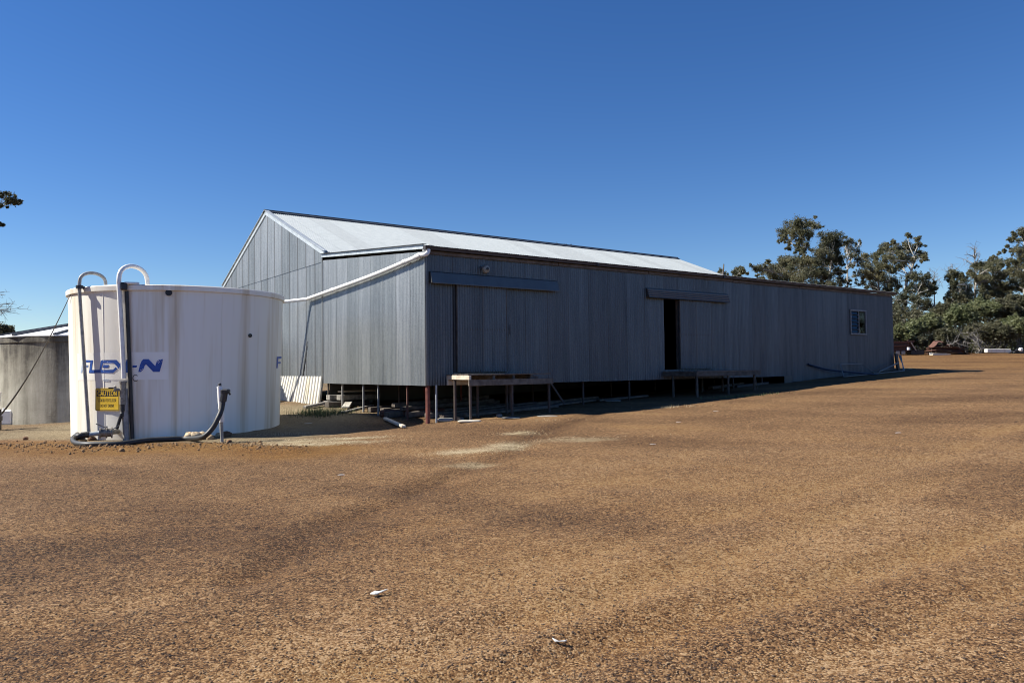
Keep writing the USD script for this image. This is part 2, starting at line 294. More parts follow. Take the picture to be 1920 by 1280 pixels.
pbr('old_timber', (.16, .12, .09), (.30, .245, .19), 6, (1, 1, 1), rough=.85, bump=.003, bscale=60)
pbr('fascia_timber', (.075, .055, .042), (.15, .115, .09), 5, rough=.85)
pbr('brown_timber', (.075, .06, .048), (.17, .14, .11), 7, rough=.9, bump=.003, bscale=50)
pbr('grey_timber', (.13, .12, .105), (.30, .275, .24), 7, rough=.9, bump=.004, bscale=50)
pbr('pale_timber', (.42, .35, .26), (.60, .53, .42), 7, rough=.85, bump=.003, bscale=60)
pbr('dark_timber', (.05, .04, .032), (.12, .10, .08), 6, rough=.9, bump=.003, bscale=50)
pbr('floor_timber', (.06, .05, .04), (.12, .10, .085), 6, rough=.9)
pbr('red_steel', (.11, .026, .018), (.20, .06, .042), 8, rough=.7)
pbr('rust', (.050, .022, .016), (.125, .052, .034), 7, rough=.85, bump=.003, c3=(.075, .036, .027))
pbr('rust_dark', (0.032, 0.013, 0.009), (0.077, 0.032, 0.021), 7, rough=.85)
pbr('galv_pipe', (.30, .33, .34), (.46, .49, .50), 12, rough=.45, metallic=.4)
pbr('dull_pipe', (.12, .125, .125), (.22, .225, .225), 9, rough=.55)
pbr('grey_pipe', (.20, .20, .19), (.34, .33, .31), 9, rough=.55)
pbr('white_pipe', (.66, .65, .62), (.80, .79, .76), 7, rough=.4)
pbr('cream_sheet', (.50, .48, .41), (.66, .65, .61), 1.6, (4, 4, .4), rough=.6, c3=(.62, .57, .42))
pbr('white_plastic', (.74, .73, .70), (.84, .83, .80), 4, rough=.45)
pbr('black_rubber', (.012, .012, .013), (.028, .028, .028), 15, rough=.55)
pbr('black_plastic', (.015, .015, .017), (.03, .03, .033), 12, rough=.4)
pbr('blue_pipe', (.007, .010, .024), (.014, .02, .042), 8, rough=.45)
pbr('blue_tarp', (.03, .06, .09), (.06, .10, .14), 8, rough=.5)
pbr('brass', (.18, .16, .13), (.34, .31, .26), 20, rough=.5, metallic=.4)
pbr('limestone', (.22, .15, .085), (.44, .32, .19), 9, rough=.95, bump=.01, bscale=40, c3=(.58, .48, .34))
pbr('brown_rock', (.10, .055, .03), (.24, .13, .065), 9, rough=.95, bump=.01, bscale=40)
pbr('tan_stone', (.13, .075, .035), (.30, .18, .085), 30, rough=.95)
pbr('leg_steel', (.035, .024, .02), (.07, .048, .04), 9, rough=.7)
pbr('slab', (.36, .33, .27), (.56, .52, .44), 5, rough=.9, bump=.004)
pbr('rope', (.055, .05, .045), (.12, .11, .10), 40, rough=.9)
pbr('blue_paint', (.012, .055, .26), (.02, .085, .36), 14, rough=.45)
pbr('faded_blue', (.20, .30, .48), (.55, .60, .66), 9, rough=.5)
pbr('worn_blue', (.05, .10, .27), (.13, .19, .36), 9, rough=.5)
pbr('decal_white', (.78, .75, .675), (.83, .805, .735), 3, rough=.4)
pbr('ink', (.012, .012, .014), rough=.5)
pbr('sign_yellow', (.66, .42, .02), (.74, .50, .045), 6, rough=.4)
pbr('lamp_grey', (0.170, 0.160, 0.130), (0.250, 0.230, 0.190), 12, rough=.4)
pbr('straw', (.38, .30, .17), (.62, .53, .35), 20, rough=.9)
pbr('grass_green', (.045, .065, .022), (.11, .13, .05), 5, rough=.8)
pbr('leaf_litter_white', (.58, .58, .55), rough=.6)
pbr('bark_pale', (.26, .235, .20), (.50, .475, .43), 2.2, (1, 1, .35), rough=.85)
pbr('bark_grey', (.11, .10, .09), (.26, .24, .215), 2.5, (1, 1, .35), rough=.9)
pbr('dead_wood', (.12, .11, .10), (.25, .235, .215), 3, rough=.9)
def leaf(name, c1, c2, c3, tr=.42):
    mat(name, {'geo': ('geometry', {}), 'n1': ('noise_texture', {'scale': .55, 'detail': 3}), 'n2': ('noise_texture', {'scale': 6.0, 'detail': 2}), 'm': ('math', {'math_type': 'multiply_add', 'value2': .6, 'value3': 0.0}), 'm2': ('math', {'math_type': 'multiply_add', 'value2': .45}),
        'rp': ('rgb_ramp', {'ramp': [(.35, c1), (.53, c2), (.72, c3)]}), 'p': ('principled_bsdf', {'roughness': .5, 'specular_ior_level': .35}), 't': ('translucent_bsdf', {}), 'x': ('mix_closure', {'fac': tr})},
        [('geo.position', 'n1.vector'), ('geo.position', 'n2.vector'), ('n1.fac', 'm.value1'), ('n2.fac', 'm2.value1'), ('m.value', 'm2.value3'), ('m2.value', 'rp.fac'), ('rp.color', 'p.base_color'), ('rp.color', 't.color'), ('p.BSDF', 'x.closure1'), ('t.BSDF', 'x.closure2')], 'x.closure')
leaf('gum_leaf', (0.063, 0.070, 0.036), (0.134, 0.133, 0.074), (0.228, 0.202, 0.113)); leaf('gum_leaf_dark', (0.041, 0.050, 0.028), (0.092, 0.095, 0.054), (0.157, 0.141, 0.085))
leaf('shrub_leaf', (0.078, 0.099, 0.040), (0.147, 0.163, 0.074), (0.230, 0.232, 0.119), .35); leaf('shrub_leaf_dull', (.06, .064, .036), (.115, .11, .062), (.18, .168, .105))
mat('window_glass', {'f': ('fresnel', {'IOR': 1.5}), 't': ('transparent_bsdf', {'color': (.55, .58, .6)}), 'g': ('glossy_bsdf', {'roughness': .05, 'color': (.40, .42, .43)}), 'a': ('math', {'math_type': 'multiply_add', 'value2': 1.3, 'value3': .02, 'use_clamp': True}), 'x': ('mix_closure', {})},
    [('f.fac', 'a.value1'), ('a.value', 'x.fac'), ('t.BSDF', 'x.closure1'), ('g.BSDF', 'x.closure2')], 'x.closure')
# the white tank: chalky white with brown run-down stains, in its own cylindrical direction
mat('tank_white', {'geo': ('geometry', {}), 'mp': ('mapping', {'scale': (1.5, 1.5, .07)}), 'n1': ('noise_texture', {'scale': 1.0, 'detail': 6, 'roughness': .6}), 'mp2': ('mapping', {'scale': (9, 9, .25)}), 'n2': ('noise_texture', {'scale': 1.0, 'detail': 4}),
    'm': ('math', {'math_type': 'multiply_add', 'value2': .75, 'value3': 0.0}), 'm2': ('math', {'math_type': 'multiply_add', 'value2': .25}),
    'rp': ('rgb_ramp', {'ramp': [(.30, (.46, .36, .23)), (.41, (.66, .585, .455)), (.50, (.78, .745, .655)), (.8, (.84, .815, .74))]}), 'p': ('principled_bsdf', {'roughness': .5})},
    [('geo.position', 'mp.vector'), ('mp.vector', 'n1.vector'), ('geo.position', 'mp2.vector'), ('mp2.vector', 'n2.vector'), ('n1.fac', 'm.value1'), ('n2.fac', 'm2.value1'), ('m.value', 'm2.value3'), ('m2.value', 'rp.fac'), ('rp.color', 'p.base_color')], 'p.BSDF')
# the concrete tank: grey, dark mould runs from the top
mat('old_concrete', {'geo': ('geometry', {}), 'mp': ('mapping', {'scale': (2.6, 2.6, .22)}), 'n1': ('noise_texture', {'scale': 1.0, 'detail': 7, 'roughness': .65}), 'n2': ('noise_texture', {'scale': 2.2, 'detail': 8, 'roughness': .65}), 'sx': ('separate_xyz', {}),
    'mr': ('map_range', {'from_min': -.6, 'from_max': 1.2, 'to_min': 0.0, 'to_max': .34, 'clamp': True}), 's': ('math', {'math_type': 'subtract'}), 'm2': ('math', {'math_type': 'multiply_add', 'value2': .5}),
    'rp': ('rgb_ramp', {'ramp': [(.40, (0.079, 0.069, 0.053)), (.52, (0.191, 0.174, 0.133)), (.68, (0.324, 0.304, 0.240)), (.9, (0.471, 0.443, 0.362))]}), 'n3': ('noise_texture', {'scale': 22.0, 'detail': 4}), 'b': ('bump', {'distance': .012, 'strength': .7}), 'p': ('principled_bsdf', {'roughness': .9})},
    [('geo.position', 'mp.vector'), ('mp.vector', 'n1.vector'), ('geo.position', 'n2.vector'), ('geo.position', 'n3.vector'), ('geo.position', 'sx.vector'), ('sx.z', 'mr.value'), ('n1.fac', 's.value1'), ('mr.result', 's.value2'), ('n2.fac', 'm2.value1'), ('s.value', 'm2.value3'), ('m2.value', 'rp.fac'), ('rp.color', 'p.base_color'), ('n3.fac', 'b.height'), ('b.normal', 'p.normal')], 'p.BSDF')

# ------------------------------------------------------------------ the corrugated iron shed
RIB, AMP = 0.0762, 0.0095
def corr(u0, u1_, vlo, vhi, place, seg=8, amp=AMP, rib=RIB, lift=.0025, rows=1, groove=None):
    """one corrugated sheet: across u0..u1_, from vlo(u) to vhi(u); place(u, v, n) -> world. Returns mesh and uv."""
    n = max(4, int(round((u1_ - u0) / rib * seg))); u = np.linspace(u0, u1_, n + 1)
    w = (amp * np.cos(2 * np.pi * u / rib) if groove is None else -amp * np.abs(np.cos(np.pi * u / rib)) ** groove) + lift * (1 - (u - u0) / (u1_ - u0))
    lo, hi = np.array([vlo(x) for x in u]), np.array([vhi(x) for x in u]); hi = np.maximum(hi, lo + 1e-3)
    vs, uv = [], []
    for r in range(rows + 1):
        t = r / rows; vs.append(place(u, lo + (hi - lo) * t, w)); uv.append(np.c_[(u - u0) / (u1_ - u0), np.full(n + 1, t)])
    k = np.arange(n); N = n + 1
    f = np.vstack([np.stack([r * N + k, r * N + k + 1, (r + 1) * N + k + 1, (r + 1) * N + k], 1) for r in range(rows)])
    return np.vstack(vs), f, np.vstack(uv)
def on_long(u, v, n): return W(0, 0, 0) + np.outer(u, u2) - np.outer(n, u1) + np.outer(v, UZ)
def on_gable(u, v, n): return W(0, 0, 0) + np.outer(u, u1) - np.outer(n, u2) + np.outer(v, UZ)
shed = thing('corrugated_iron_shed', 'large grey corrugated iron shed with bright zinc gable roof and lean-to raised on posts', 'shed')
def sheet(name, args, m, flip=False, **kw):
    v, f, uv = corr(*args, **kw); f = f[:, ::-1] if flip else f
    return obj(name, (v, f), m, shed, smooth=True, uv=uv)
FL = -0.405                                               # underside of the lean-to cladding
LT0, LT1 = 2.93, 3.50                                     # lean-to roof line at the eave and at the barn
def lt(b): return LT0 + (LT1 - LT0) * b / 6.45
def bottom_long(a): return FL if a < 15.05 else -.60 + (a - 15.05) * .045
rng = random.Random(5)
# long wall, sheet by sheet, with the second doorway open and the first covered by its sliding door
cuts = [(8.47, 9.16, -.10, 2.10)]
edges = [0.0]
while edges[-1] < Aend - .4: edges.append(edges[-1] + .762)
edges[-1] = Aend
edges = sorted(set(edges + [8.47, 9.16]))
edges = [e for i, e in enumerate(edges) if i == 0 or e - edges[i - 1] > .05]
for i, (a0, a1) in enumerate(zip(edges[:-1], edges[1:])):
    m = ['zinc_shade_dark', 'zinc_shade_blue', 'zinc_shade_dark', 'zinc_shade_blue'][rng.randrange(4)] if a0 < 11.4 else ['zinc_shade_dark', 'zinc_shade_blue', 'zinc_shade_blue'][rng.randrange(3)]
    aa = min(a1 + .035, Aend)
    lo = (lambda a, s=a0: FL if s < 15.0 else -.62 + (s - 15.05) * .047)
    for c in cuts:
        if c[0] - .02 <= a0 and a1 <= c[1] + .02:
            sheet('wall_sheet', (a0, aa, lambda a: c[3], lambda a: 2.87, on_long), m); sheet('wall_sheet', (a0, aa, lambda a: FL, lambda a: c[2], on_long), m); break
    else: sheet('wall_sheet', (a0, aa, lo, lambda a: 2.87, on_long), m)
# lean-to end wall (lit side)
e = [0.0 + .762 * i for i in range(9)] + [6.45]; e[8] = 5.95
for i, (b0, b1) in enumerate(zip(e[:-1], e[1:])):
    sheet('end_wall_sheet', (b0, min(b1 + .035, 6.45), lambda b: FL, lambda b: lt(b) - .05, on_gable), 'zinc_light' if b0 > 4.5 else ['zinc_mid', 'zinc_light', 'zinc_shade_blue' if i == 1 else 'zinc_mid'][i % 3], flip=True)
# barn gable: a lower and an upper tier of sheets
PK, EV, BP = 5.90, 3.72, 11.80
def rake(b): return PK - abs(b - BP) * (PK - EV) / (BP - 6.40)
e = np.concatenate([[6.45], np.arange(7.70 - .64, 17.3, .762), [17.30]])
e = np.array([x for i, x in enumerate(e) if i in (0,) or x - e[i - 1] > .2])
for i, (b0, b1) in enumerate(zip(e[:-1], e[1:])):
    m = ZV[rng.randrange(5)]
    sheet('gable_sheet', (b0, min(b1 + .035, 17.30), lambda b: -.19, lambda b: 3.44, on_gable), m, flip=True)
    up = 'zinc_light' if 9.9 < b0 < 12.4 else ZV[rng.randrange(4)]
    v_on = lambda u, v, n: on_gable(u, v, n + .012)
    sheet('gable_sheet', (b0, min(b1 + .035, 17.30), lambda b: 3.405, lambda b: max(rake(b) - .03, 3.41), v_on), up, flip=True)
# far and back walls, plain sheets, and the floor
bk = MB(); bk.add([W(0, 17.30, -.19), W(Aend, 17.30, -.19), W(Aend, 17.30, EV), W(0, 17.30, EV)], [[0, 1, 2, 3]])
obj('back_wall', bk, 'zinc_shade_dark', shed)
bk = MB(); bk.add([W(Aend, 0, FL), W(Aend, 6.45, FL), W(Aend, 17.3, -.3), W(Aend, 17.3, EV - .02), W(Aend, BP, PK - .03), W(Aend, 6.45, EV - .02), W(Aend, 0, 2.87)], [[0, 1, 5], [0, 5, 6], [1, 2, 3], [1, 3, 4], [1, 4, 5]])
obj('far_wall', bk, 'zinc_shade_dark', shed)
fl = MB(); fl.box(W(Aend / 2, 8.66, -.16), (Aend - .1, 17.2, .05), (u2, u1, UZ)); obj('floor', fl, 'floor_timber', shed)
for b in (.12, 2.2, 4.3, 6.3):
    fb = MB(); fb.beam(W(.06, b, -.28), W(Aend - .08, b, -.28), .07, .17); obj('floor_bearer', fb, 'dark_timber', shed)
# roofs: corrugated sheets running down the slope
def roof_place(b_hi, z_hi, b_lo, z_lo):
    d = np.array([b_lo - b_hi, z_lo - z_hi]); L = np.linalg.norm(d); d /= L; nn = np.array([-d[1], d[0]]); nn = nn if nn[1] > 0 else -nn
    def f(u, v, n): return W(0, 0, 0) + np.outer(u, u2) + np.outer(b_hi + v * d[0] + n * nn[0], u1) + np.outer(z_hi + v * d[1] + n * nn[1], UZ)
    return f, L
pm, Lm = roof_place(BP, PK + .03, 6.27, PK + .03 - (BP - 6.27) * (PK - EV) / (BP - 6.40))
pw, Lw = roof_place(BP, PK + .03, 17.45, PK + .03 - (17.45 - BP) * (PK - EV) / (BP - 6.40))
pl, Ll = roof_place(6.42, lt(6.42) + .085, -.16, lt(-.16) + .085)
e = np.append(np.arange(-.06, Aend, .762), Aend + .08)
for i, (a0, a1) in enumerate(zip(e[:-1], e[1:])):
    m = 'zinc_roof' if rng.random() < .6 else 'zinc_roof_dull'
    a1x = min(a1 + .04, Aend + .08)
    sheet('roof_sheet', (a0, a1x, lambda a: 0.0, lambda a: Lm, pm), m, flip=True)
    sheet('roof_sheet', (a0, a1x, lambda a: 0.0, lambda a: Lw, pw), m)
    sheet('lean_to_roof_sheet', (a0, a1x, lambda a: 0.0, lambda a: Ll, pl), m, flip=True)
rc = MB()                                                 # ridge capping with a turned-down front lip and a roll
for s in (1, -1):
    sl = (PK - EV) / (BP - 6.40)
    p0, p1 = np.array([BP, PK + .085]), np.array([BP - s * .17, PK + .075 - .17 * sl])
    rc.add([W(-.1, *p0), W(Aend + .1, *p0), W(Aend + .1, *p1), W(-.1, *p1)], [[0, 1, 2, 3]])
    p2 = p1 + [-s * .008, -.02]
    rc.add([W(-.1, *p1), W(Aend + .1, *p1), W(Aend + .1, *p2), W(-.1, *p2)], [[0, 1, 2, 3]])
rc.tube([W(-.1, BP, PK + .085), W(Aend / 2, BP, PK + .085), W(Aend + .1, BP, PK + .085)], .03, 8)
obj('ridge_capping', rc, 'dark_flashing', shed)
# barges on the gable, barge on the lean-to, corner flashings
def barge(b0, z0, b1, z1, width, m, out=.03):
    d = np.array([b1 - b0, z1 - z0]); L = np.linalg.norm(d); q = MB()
    D = (d[0] * u1 + d[1] * UZ) / L; N = np.cross(u2, D)
    q.box((W(-out, b0, z0) + W(-out, b1, z1)) / 2, (L, .05, width), (D, u2, N), .006)
    return q
sl = (PK - EV) / (BP - 6.40)
obj('barge_board', barge(BP + .02, PK + .0, 6.24, PK - (BP - 6.24) * sl - .0, .17, 'flashing'), 'flashing', shed)
obj('barge_board', barge(BP - .02, PK - .01, 17.45, PK - (17.45 - BP) * sl - .01, .15, 'flashing', .028), 'flashing', shed)
q = MB()
for s_, b_ in ((1, 6.24), (-1, 17.45)):
    z_ = PK - abs(BP - b_) * sl + .10
    q.box((W(-.02, BP - s_ * .02, PK + .10) + W(-.02, b_, z_)) / 2 - .02 * UZ, (np.hypot(BP - s_ * .02 - b_, PK + .10 - z_), .16, .012), (((b_ - BP + s_ * .02) * u1 + (z_ - PK - .10) * UZ) / np.hypot(BP - s_ * .02 - b_, PK + .10 - z_), u2, np.cross(u2, ((b_ - BP + s_ * .02) * u1 + (z_ - PK - .10) * UZ) / np.hypot(BP - s_ * .02 - b_, PK + .10 - z_)) * -1))
obj('barge_capping', q, 'flashing', shed)
q = MB(); q.beam(W(-.04, .0, 2.99), W(-.04, 6.42, lt(6.42) + .085), .035, .10, bevel=.005); obj('lean_to_barge', q, 'flashing', shed)
q = MB(); q.beam(W(-.05, -.05, 3.055), W(-.05, 6.42, lt(6.42) + .15), .12, .012); obj('lean_to_barge_capping', q, 'dark_flashing', shed)
q = MB(); q.box(W(-.012, .012, (FL + 2.86) / 2), (.012, .03, 2.86 - FL), (u2, u1, UZ)); q.box(W(.012, -.0135, (FL + 2.86) / 2), (.03, .010, 2.86 - FL), (u2, u1, UZ)); obj('corner_flashing', q, 'zinc_light', shed)
q = MB(); q.box(W(-.016, 6.45, (FL + 3.4) / 2), (.014, .10, 3.4 - FL), (u2, u1, UZ)); obj('joint_flashing', q, 'zinc_light', shed)
# barn eave above the lean-to: dark fascia and gutter, and the far eave gutter
q = MB(); q.box(W(Aend / 2, 6.33, 3.615), (Aend + .1, .05, .13), (u2, u1, UZ), .005); obj('barn_eave_fascia', q, 'dark_flashing', shed)
q = MB(); q.tube([W(-.12, 17.50, 3.56), W(Aend / 2, 17.50, 3.56), W(Aend, 17.50, 3.56)], .06, 8); obj('barn_gutter', q, 'flashing', shed)
# lean-to gutter: an open box profile with a front bead, in 3 lengths with joint straps; fascia timber under it
prof = [(-.015, .085), (-.015, 0.0), (-.105, 0.0), (-.125, .075), (-.140, .075), (-.140, .088), (-.118, .088), (-.098, .012), (-.022, .012), (-.022, .085)]
GZ = 2.915
def gutter(a0, a1):
    m = MB(); n = len(prof); v = [W(a, -.03 + x, GZ + z) for a in (a0, a1) for x, z in prof]; k = np.arange(n); k2 = (k + 1) % n
    m.add(v, np.stack([k, k + n, k2 + n, k2], 1)); return m
for a0, a1 in ((-.08, 5.6), (5.6, 11.3), (11.3, 17.0), (17.0, Aend + .12)): obj('gutter', gutter(a0, a1), 'gutter_brown', shed)
for a in (-.075, Aend + .115):
    q = MB(); q.box(W(a, -.03 - .07, GZ + .043), (.008, .12, .085), (u2, u1, UZ)); obj('gutter_end', q, 'gutter_brown', shed)
for a in (5.6, 11.3, 17.0):
    q = MB(); q.box(W(a, -.03 - .066, GZ - .006), (.06, .115, .010), (u2, u1, UZ)); q.box(W(a, -.03 - .134, GZ + .04), (.06, .012, .09), (u2, u1, UZ)); obj('gutter_strap', q, 'gutter_brown', shed)
ar = 0.0
for L in (4.2, 3.6, 4.1, 3.9, 3.4, 3.3):
    q = MB(); dz = rng.uniform(-.008, .008); q.box(W(min(ar + L / 2, Aend - L / 2), -.030, 2.865 + dz), (L - .02, .032, .085), (u2, u1, UZ), .004); obj('fascia_board', q, 'fascia_timber', shed); ar += L
q = MB(); q.box(W(.10, -.10, 2.985), (.15, .07, .09), (u2, u1, UZ), .01); obj('fascia_end_block', q, 'pale_timber', shed)
# sliding doors, their tracks' hoods
def hood(a0, a1, ribbed):
    m = MB(); z0, z1 = 2.105, 2.375
    pts = [(-.012, z1 + .03), (-.075, z1), (-.165, z0 + .01), (-.165, z0 - .01), (-.155, z0 - .01), (-.150, z0 + .008), (-.07, z1 - .012), (-.012, z1 + .015)]
    if ribbed:
        pts = [(-.012, z1 + .03), (-.085, z1)] + [(-.085 - .08 * t + (.012 if i % 2 else 0), z1 - (z1 - z0) * t) for i, t in enumerate(np.linspace(.12, 1, 9))] + [(-.150, z0 - .01), (-.075, z1 - .02), (-.012, z1 + .01)]
    n = len(pts); v = [W(a, b, z) for a in (a0, a1) for b, z in pts]; k = np.arange(n); k2 = (k + 1) % n
    m.add(v, np.stack([k, k + n, k2 + n, k2], 1)); c = MB()
    for a in (a0 + .004, a1 - .004): c.add([W(a, b, z) for b, z in [(-.012, z1 + .02), (-.08, z1 - .005), (-.155, z0), (-.012, z0 + .02)]], [[0, 1, 2, 3]])
    v2, f2 = c.build(); m.add(v2, f2); return m
obj('door_track_hood', hood(.10, 4.14, False), 'zinc_shade_blue', shed); obj('door_track_hood', hood(7.69, 11.58, True), 'zinc_shade_blue', shed)
for a0, a1 in ((.855, 2.425), (9.165, 10.725)):
    d = UsdGeom.Xform.Define(stage, numbered(str(shed.GetPath()) + '/sliding_door')).GetPrim()
    w3 = (a1 - a0) / 2
    for i in range(2):
        v, f, uv = corr(a0 + i * w3, a0 + (i + 1) * w3, lambda a: -.085, lambda a: 2.12, lambda u, v, n: on_long(u, v, n + .062)); obj('door_sheet', (v, f), ['zinc_shade_dark', 'zinc_shade_blue'][i], d, smooth=True, uv=uv)
    fr = MB()
    for a in (a0 + .02, a1 - .02): fr.box(W(a, -.042, 1.015), (.04, .03, 2.2), (u2, u1, UZ))
    for z in (-.06, 1.0, 2.09): fr.box(W((a0 + a1) / 2, -.042, z), (a1 - a0 - .085, .028, .06), (u2, u1, UZ))
    obj('door_frame', fr, 'dark_timber', d)
q = MB(); q.box(W(2.50, -.07, 1.02), (.03, .03, .26), (u2, u1, UZ), .006); obj('door_latch', q, 'dark_flashing', shed)
q = MB(); q.box(W(.818, -.016, .98), (.05, .012, 2.14), (u2, u1, UZ)); obj('door_jamb_and_gap', q, 'black_plastic', shed)  # black strip painted in for the shaded gap at the door edge
for a in (8.455, 9.175):
    q = MB(); q.box(W(a, .06, 1.0), (.05, .08, 2.2), (u2, u1, UZ)); obj('door_jamb_and_gap', q, 'dark_timber', shed)
# louvre window
wx = UsdGeom.Xform.Define(stage, str(shed.GetPath()) + '/window').GetPrim()
a0, a1, z0, z1 = 19.23, 20.43, 1.175, 2.175
q = MB()
for a in (a0 + .03, a1 - .03): q.box(W(a, -.035, (z0 + z1) / 2), (.06, .05, z1 - z0 - .125), (u2, u1, UZ), .004)
for z in (z0 + .03, z1 - .03): q.box(W((a0 + a1) / 2, -.037, z), (a1 - a0, .055, .06), (u2, u1, UZ), .004)
obj('frame', q, 'dull_pipe', wx)
q = MB(); q.box(W(19.86, -.03, (z0 + z1) / 2), (.05, .04, z1 - z0 - .13), (u2, u1, UZ)); obj('mullion', q, 'grey_timber', wx)
q = MB(); q.box(W((a0 + a1) / 2, -.014, (z0 + z1) / 2), (a1 - a0 - .12, .006, z1 - z0 - .12), (u2, u1, UZ)); obj('backing', q, 'ink', wx)
for i in range(6):
    z = z0 + .14 + i * .145; ang = .30; q = MB()
    q.box(W(19.56, -.032, z), (.50, .006, .145), (u2, u1 * math.cos(ang) - UZ * math.sin(ang), UZ * math.cos(ang) + u1 * math.sin(ang))); obj('louvre_pane', q, 'window_glass', wx)
q = MB(); q.box(W(20.10, -.026, (z0 + z1) / 2), (.44, .006, z1 - z0 - .14), (u2, u1, UZ)); obj('fixed_pane', q, 'window_glass', wx)
for i in range(6):
    q = MB(); q.box(W(19.815, -.052, z0 + .14 + i * .145), (.035, .02, .05), (u2, u1, UZ)); obj('louvre_clip', q, 'ink', wx)
# steel posts under the floor
def post(a, b, r, m, top=-.36, name='floor_post'):
    p = W(a, b, 0); q = MB(); q.cyl((p[0], p[1], g(p[0], p[1]) - .12), (p[0], p[1], top), r, 10); return obj(name, q, m, shed)
post(.10, .10, .058, 'red_steel', name='corner_post')
for a, b, m in ((.10, 1.15, 'rust'), (.95, 1.2, 'leg_steel'), (.12, 2.85, 'grey_pipe'), (.10, 3.75, 'grey_pipe'), (.9, 3.1, 'leg_steel'), (.10, 5.2, 'grey_pipe'), (.12, 6.3, 'dark_timber'), (2.4, 2.2, 'red_steel'), (2.4, 4.3, 'red_steel'), (5.2, .12, 'leg_steel'), (7.05, .12, 'leg_steel'), (5.0, 2.2, 'leg_steel'), (8.3, 2.2, 'leg_steel'), (10.4, .12, 'dark_timber'), (12.0, .12, 'leg_steel'), (13.6, .12, 'leg_steel'), (10.4, 2.2, 'leg_steel'), (13.6, 2.2, 'leg_steel'), (2.6, .12, 'leg_steel')):
    post(a, b, .032, m)
# closed skirt of iron along the inner line under the barn
q = MB(); q.add([W(.25, 6.5, -1.6), W(Aend, 6.5, -1.6), W(Aend, 6.5, -.2), W(.25, 6.5, -.2)], [[0, 1, 2, 3]]); obj('underfloor_wall', q, 'zinc_shade_dark', shed)
# solid plinth sheet near the far end hides the ground gap
q = MB(); q.box(W(15.0, -.012, -.56), (.5, .02, .34), (u2, u1, UZ)); obj('base_board', q, 'zinc_shade_dark', shed)
# white stormwater pipe: from the gutter corner down the lit end wall and away to the concrete tank
pts = [W(.02, -.115, GZ + .0), W(.0, -.12, 2.84), W(-.06, -.10, 2.79), W(-.10, .10, 2.80), W(-.11, .35, 2.76), W(-.12, 2.9, 2.555), W(-.14, 7.35, 2.31), W(-.28, 7.7, 2.29), W(-2.0, 9.75, 2.12), W(-3.6, 11.6, 2.0), W(-4.4, 12.6, 1.95)]
pp = np.vstack([smooth_curve(pts[:5], 6)[:-1], smooth_curve(pts[4:7], 3)[:-1], smooth_curve(pts[6:], 5)])
q = MB(); q.tube(pp, .055, 12); dp = obj('downpipe', q, 'white_pipe', shed, smooth=40)
q = MB()
for a, b in zip(([W(-.10, .05, 2.80), W(-.105, .30, 2.765)], [W(-.11, .78, 2.728), W(-.112, .92, 2.716)], [W(-.13, 5.3, 2.42), W(-.132, 5.45, 2.412)]), range(3)): q.tube([a[0], (a[0] + a[1]) / 2, a[1]], .066, 12)
obj('pipe_collar', q, 'white_pipe', dp, smooth=40)
q = MB(); q.box(W(-.03, -.10, 2.95), (.025, .05, .12), (u2, u1, UZ), .005); q.box(W(-.06, -.06, 2.89), (.08, .05, .02), (u2, u1, UZ)); obj('pipe_bracket', q, 'white_pipe', dp)
# ink strip painted for the shade in a gap of the lower gable sheets
q = MB(); q.add([W(-.022, 7.68, .95), W(-.022, 8.06, -.19), W(-.022, 8.16, -.19), W(-.022, 7.72, .95)], [[0, 1, 2, 3]]); obj('gap_shade_strip', q, 'ink', shed)

# lamp under the eave
lp = thing('security_light', 'small round pale bulkhead lamp high on the shaded wall above the left door track', 'lamp')
c = W(1.71, -.09, 2.55); q = MB(); q.lathe([(0, 0), (.105, .0), (.115, .02), (.10, .075), (.06, .10), (0, .105)], n=20)
v, f = q.build(); v = c + v[:, :1] * u2 + v[:, 1:2] * UZ - v[:, 2:3] * u1; q = MB(); q.add(v, f); obj('lamp_body', q, 'lamp_grey', lp, smooth=35)
q = MB(); q.cyl(c - u1 * .10, c - u1 * .125, .035, 12); obj('lamp_glass', q, 'ink', lp)
q = MB(); q.beam(c + u1 * .07 - u2 * .12 + UZ * .05, c - u1 * .02 - u2 * .02 + UZ * .02, .05, .05); obj('lamp_bracket', q, 'blue_pipe', lp)

# ------------------------------------------------------------------ loading platforms
def legs(parent, pos, ztop, r, m):
    for a, b in pos:
        p = W(a, b, 0); q = MB(); q.cyl((p[0], p[1], g(p[0], p[1]) - .1), (p[0], p[1], ztop), r, 10); obj('leg', q, m, parent)
pf = thing('loading_platform', 'timber loading platform on thin brown posts, its pale end board in the sun', 'platform', 'loading platforms')
A0, A1, D = .50, 3.02, 1.12
for i in range(6):
    b = -.13 - i * .165; q = MB(); q.box(W((A0 + A1) / 2 + rng.uniform(-.02, .02), b - .08, -.148 + rng.uniform(-.004, .004)), (A1 - A0, .155, .03), (u2, u1, UZ), .004); obj('plank', q, 'brown_timber', pf)
for a in (1.25, 1.85, 2.4): q = MB(); q.box(W(a, -.62, -.215), (.07, .95, .10), (u2, u1, UZ)); obj('joist', q, 'dark_timber', pf)
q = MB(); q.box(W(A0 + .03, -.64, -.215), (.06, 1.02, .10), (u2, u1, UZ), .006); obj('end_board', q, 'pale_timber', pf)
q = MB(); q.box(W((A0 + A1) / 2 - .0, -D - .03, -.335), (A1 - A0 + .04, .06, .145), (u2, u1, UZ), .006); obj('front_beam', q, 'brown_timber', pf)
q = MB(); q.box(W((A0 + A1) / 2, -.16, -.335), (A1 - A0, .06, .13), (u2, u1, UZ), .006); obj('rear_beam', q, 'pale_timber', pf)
legs(pf, [(.56, -.42), (.56, -1.10), (1.78, -1.10), (2.95, -1.10), (1.3, -.3), (2.2, -.3)], -.26, .036, 'leg_steel')
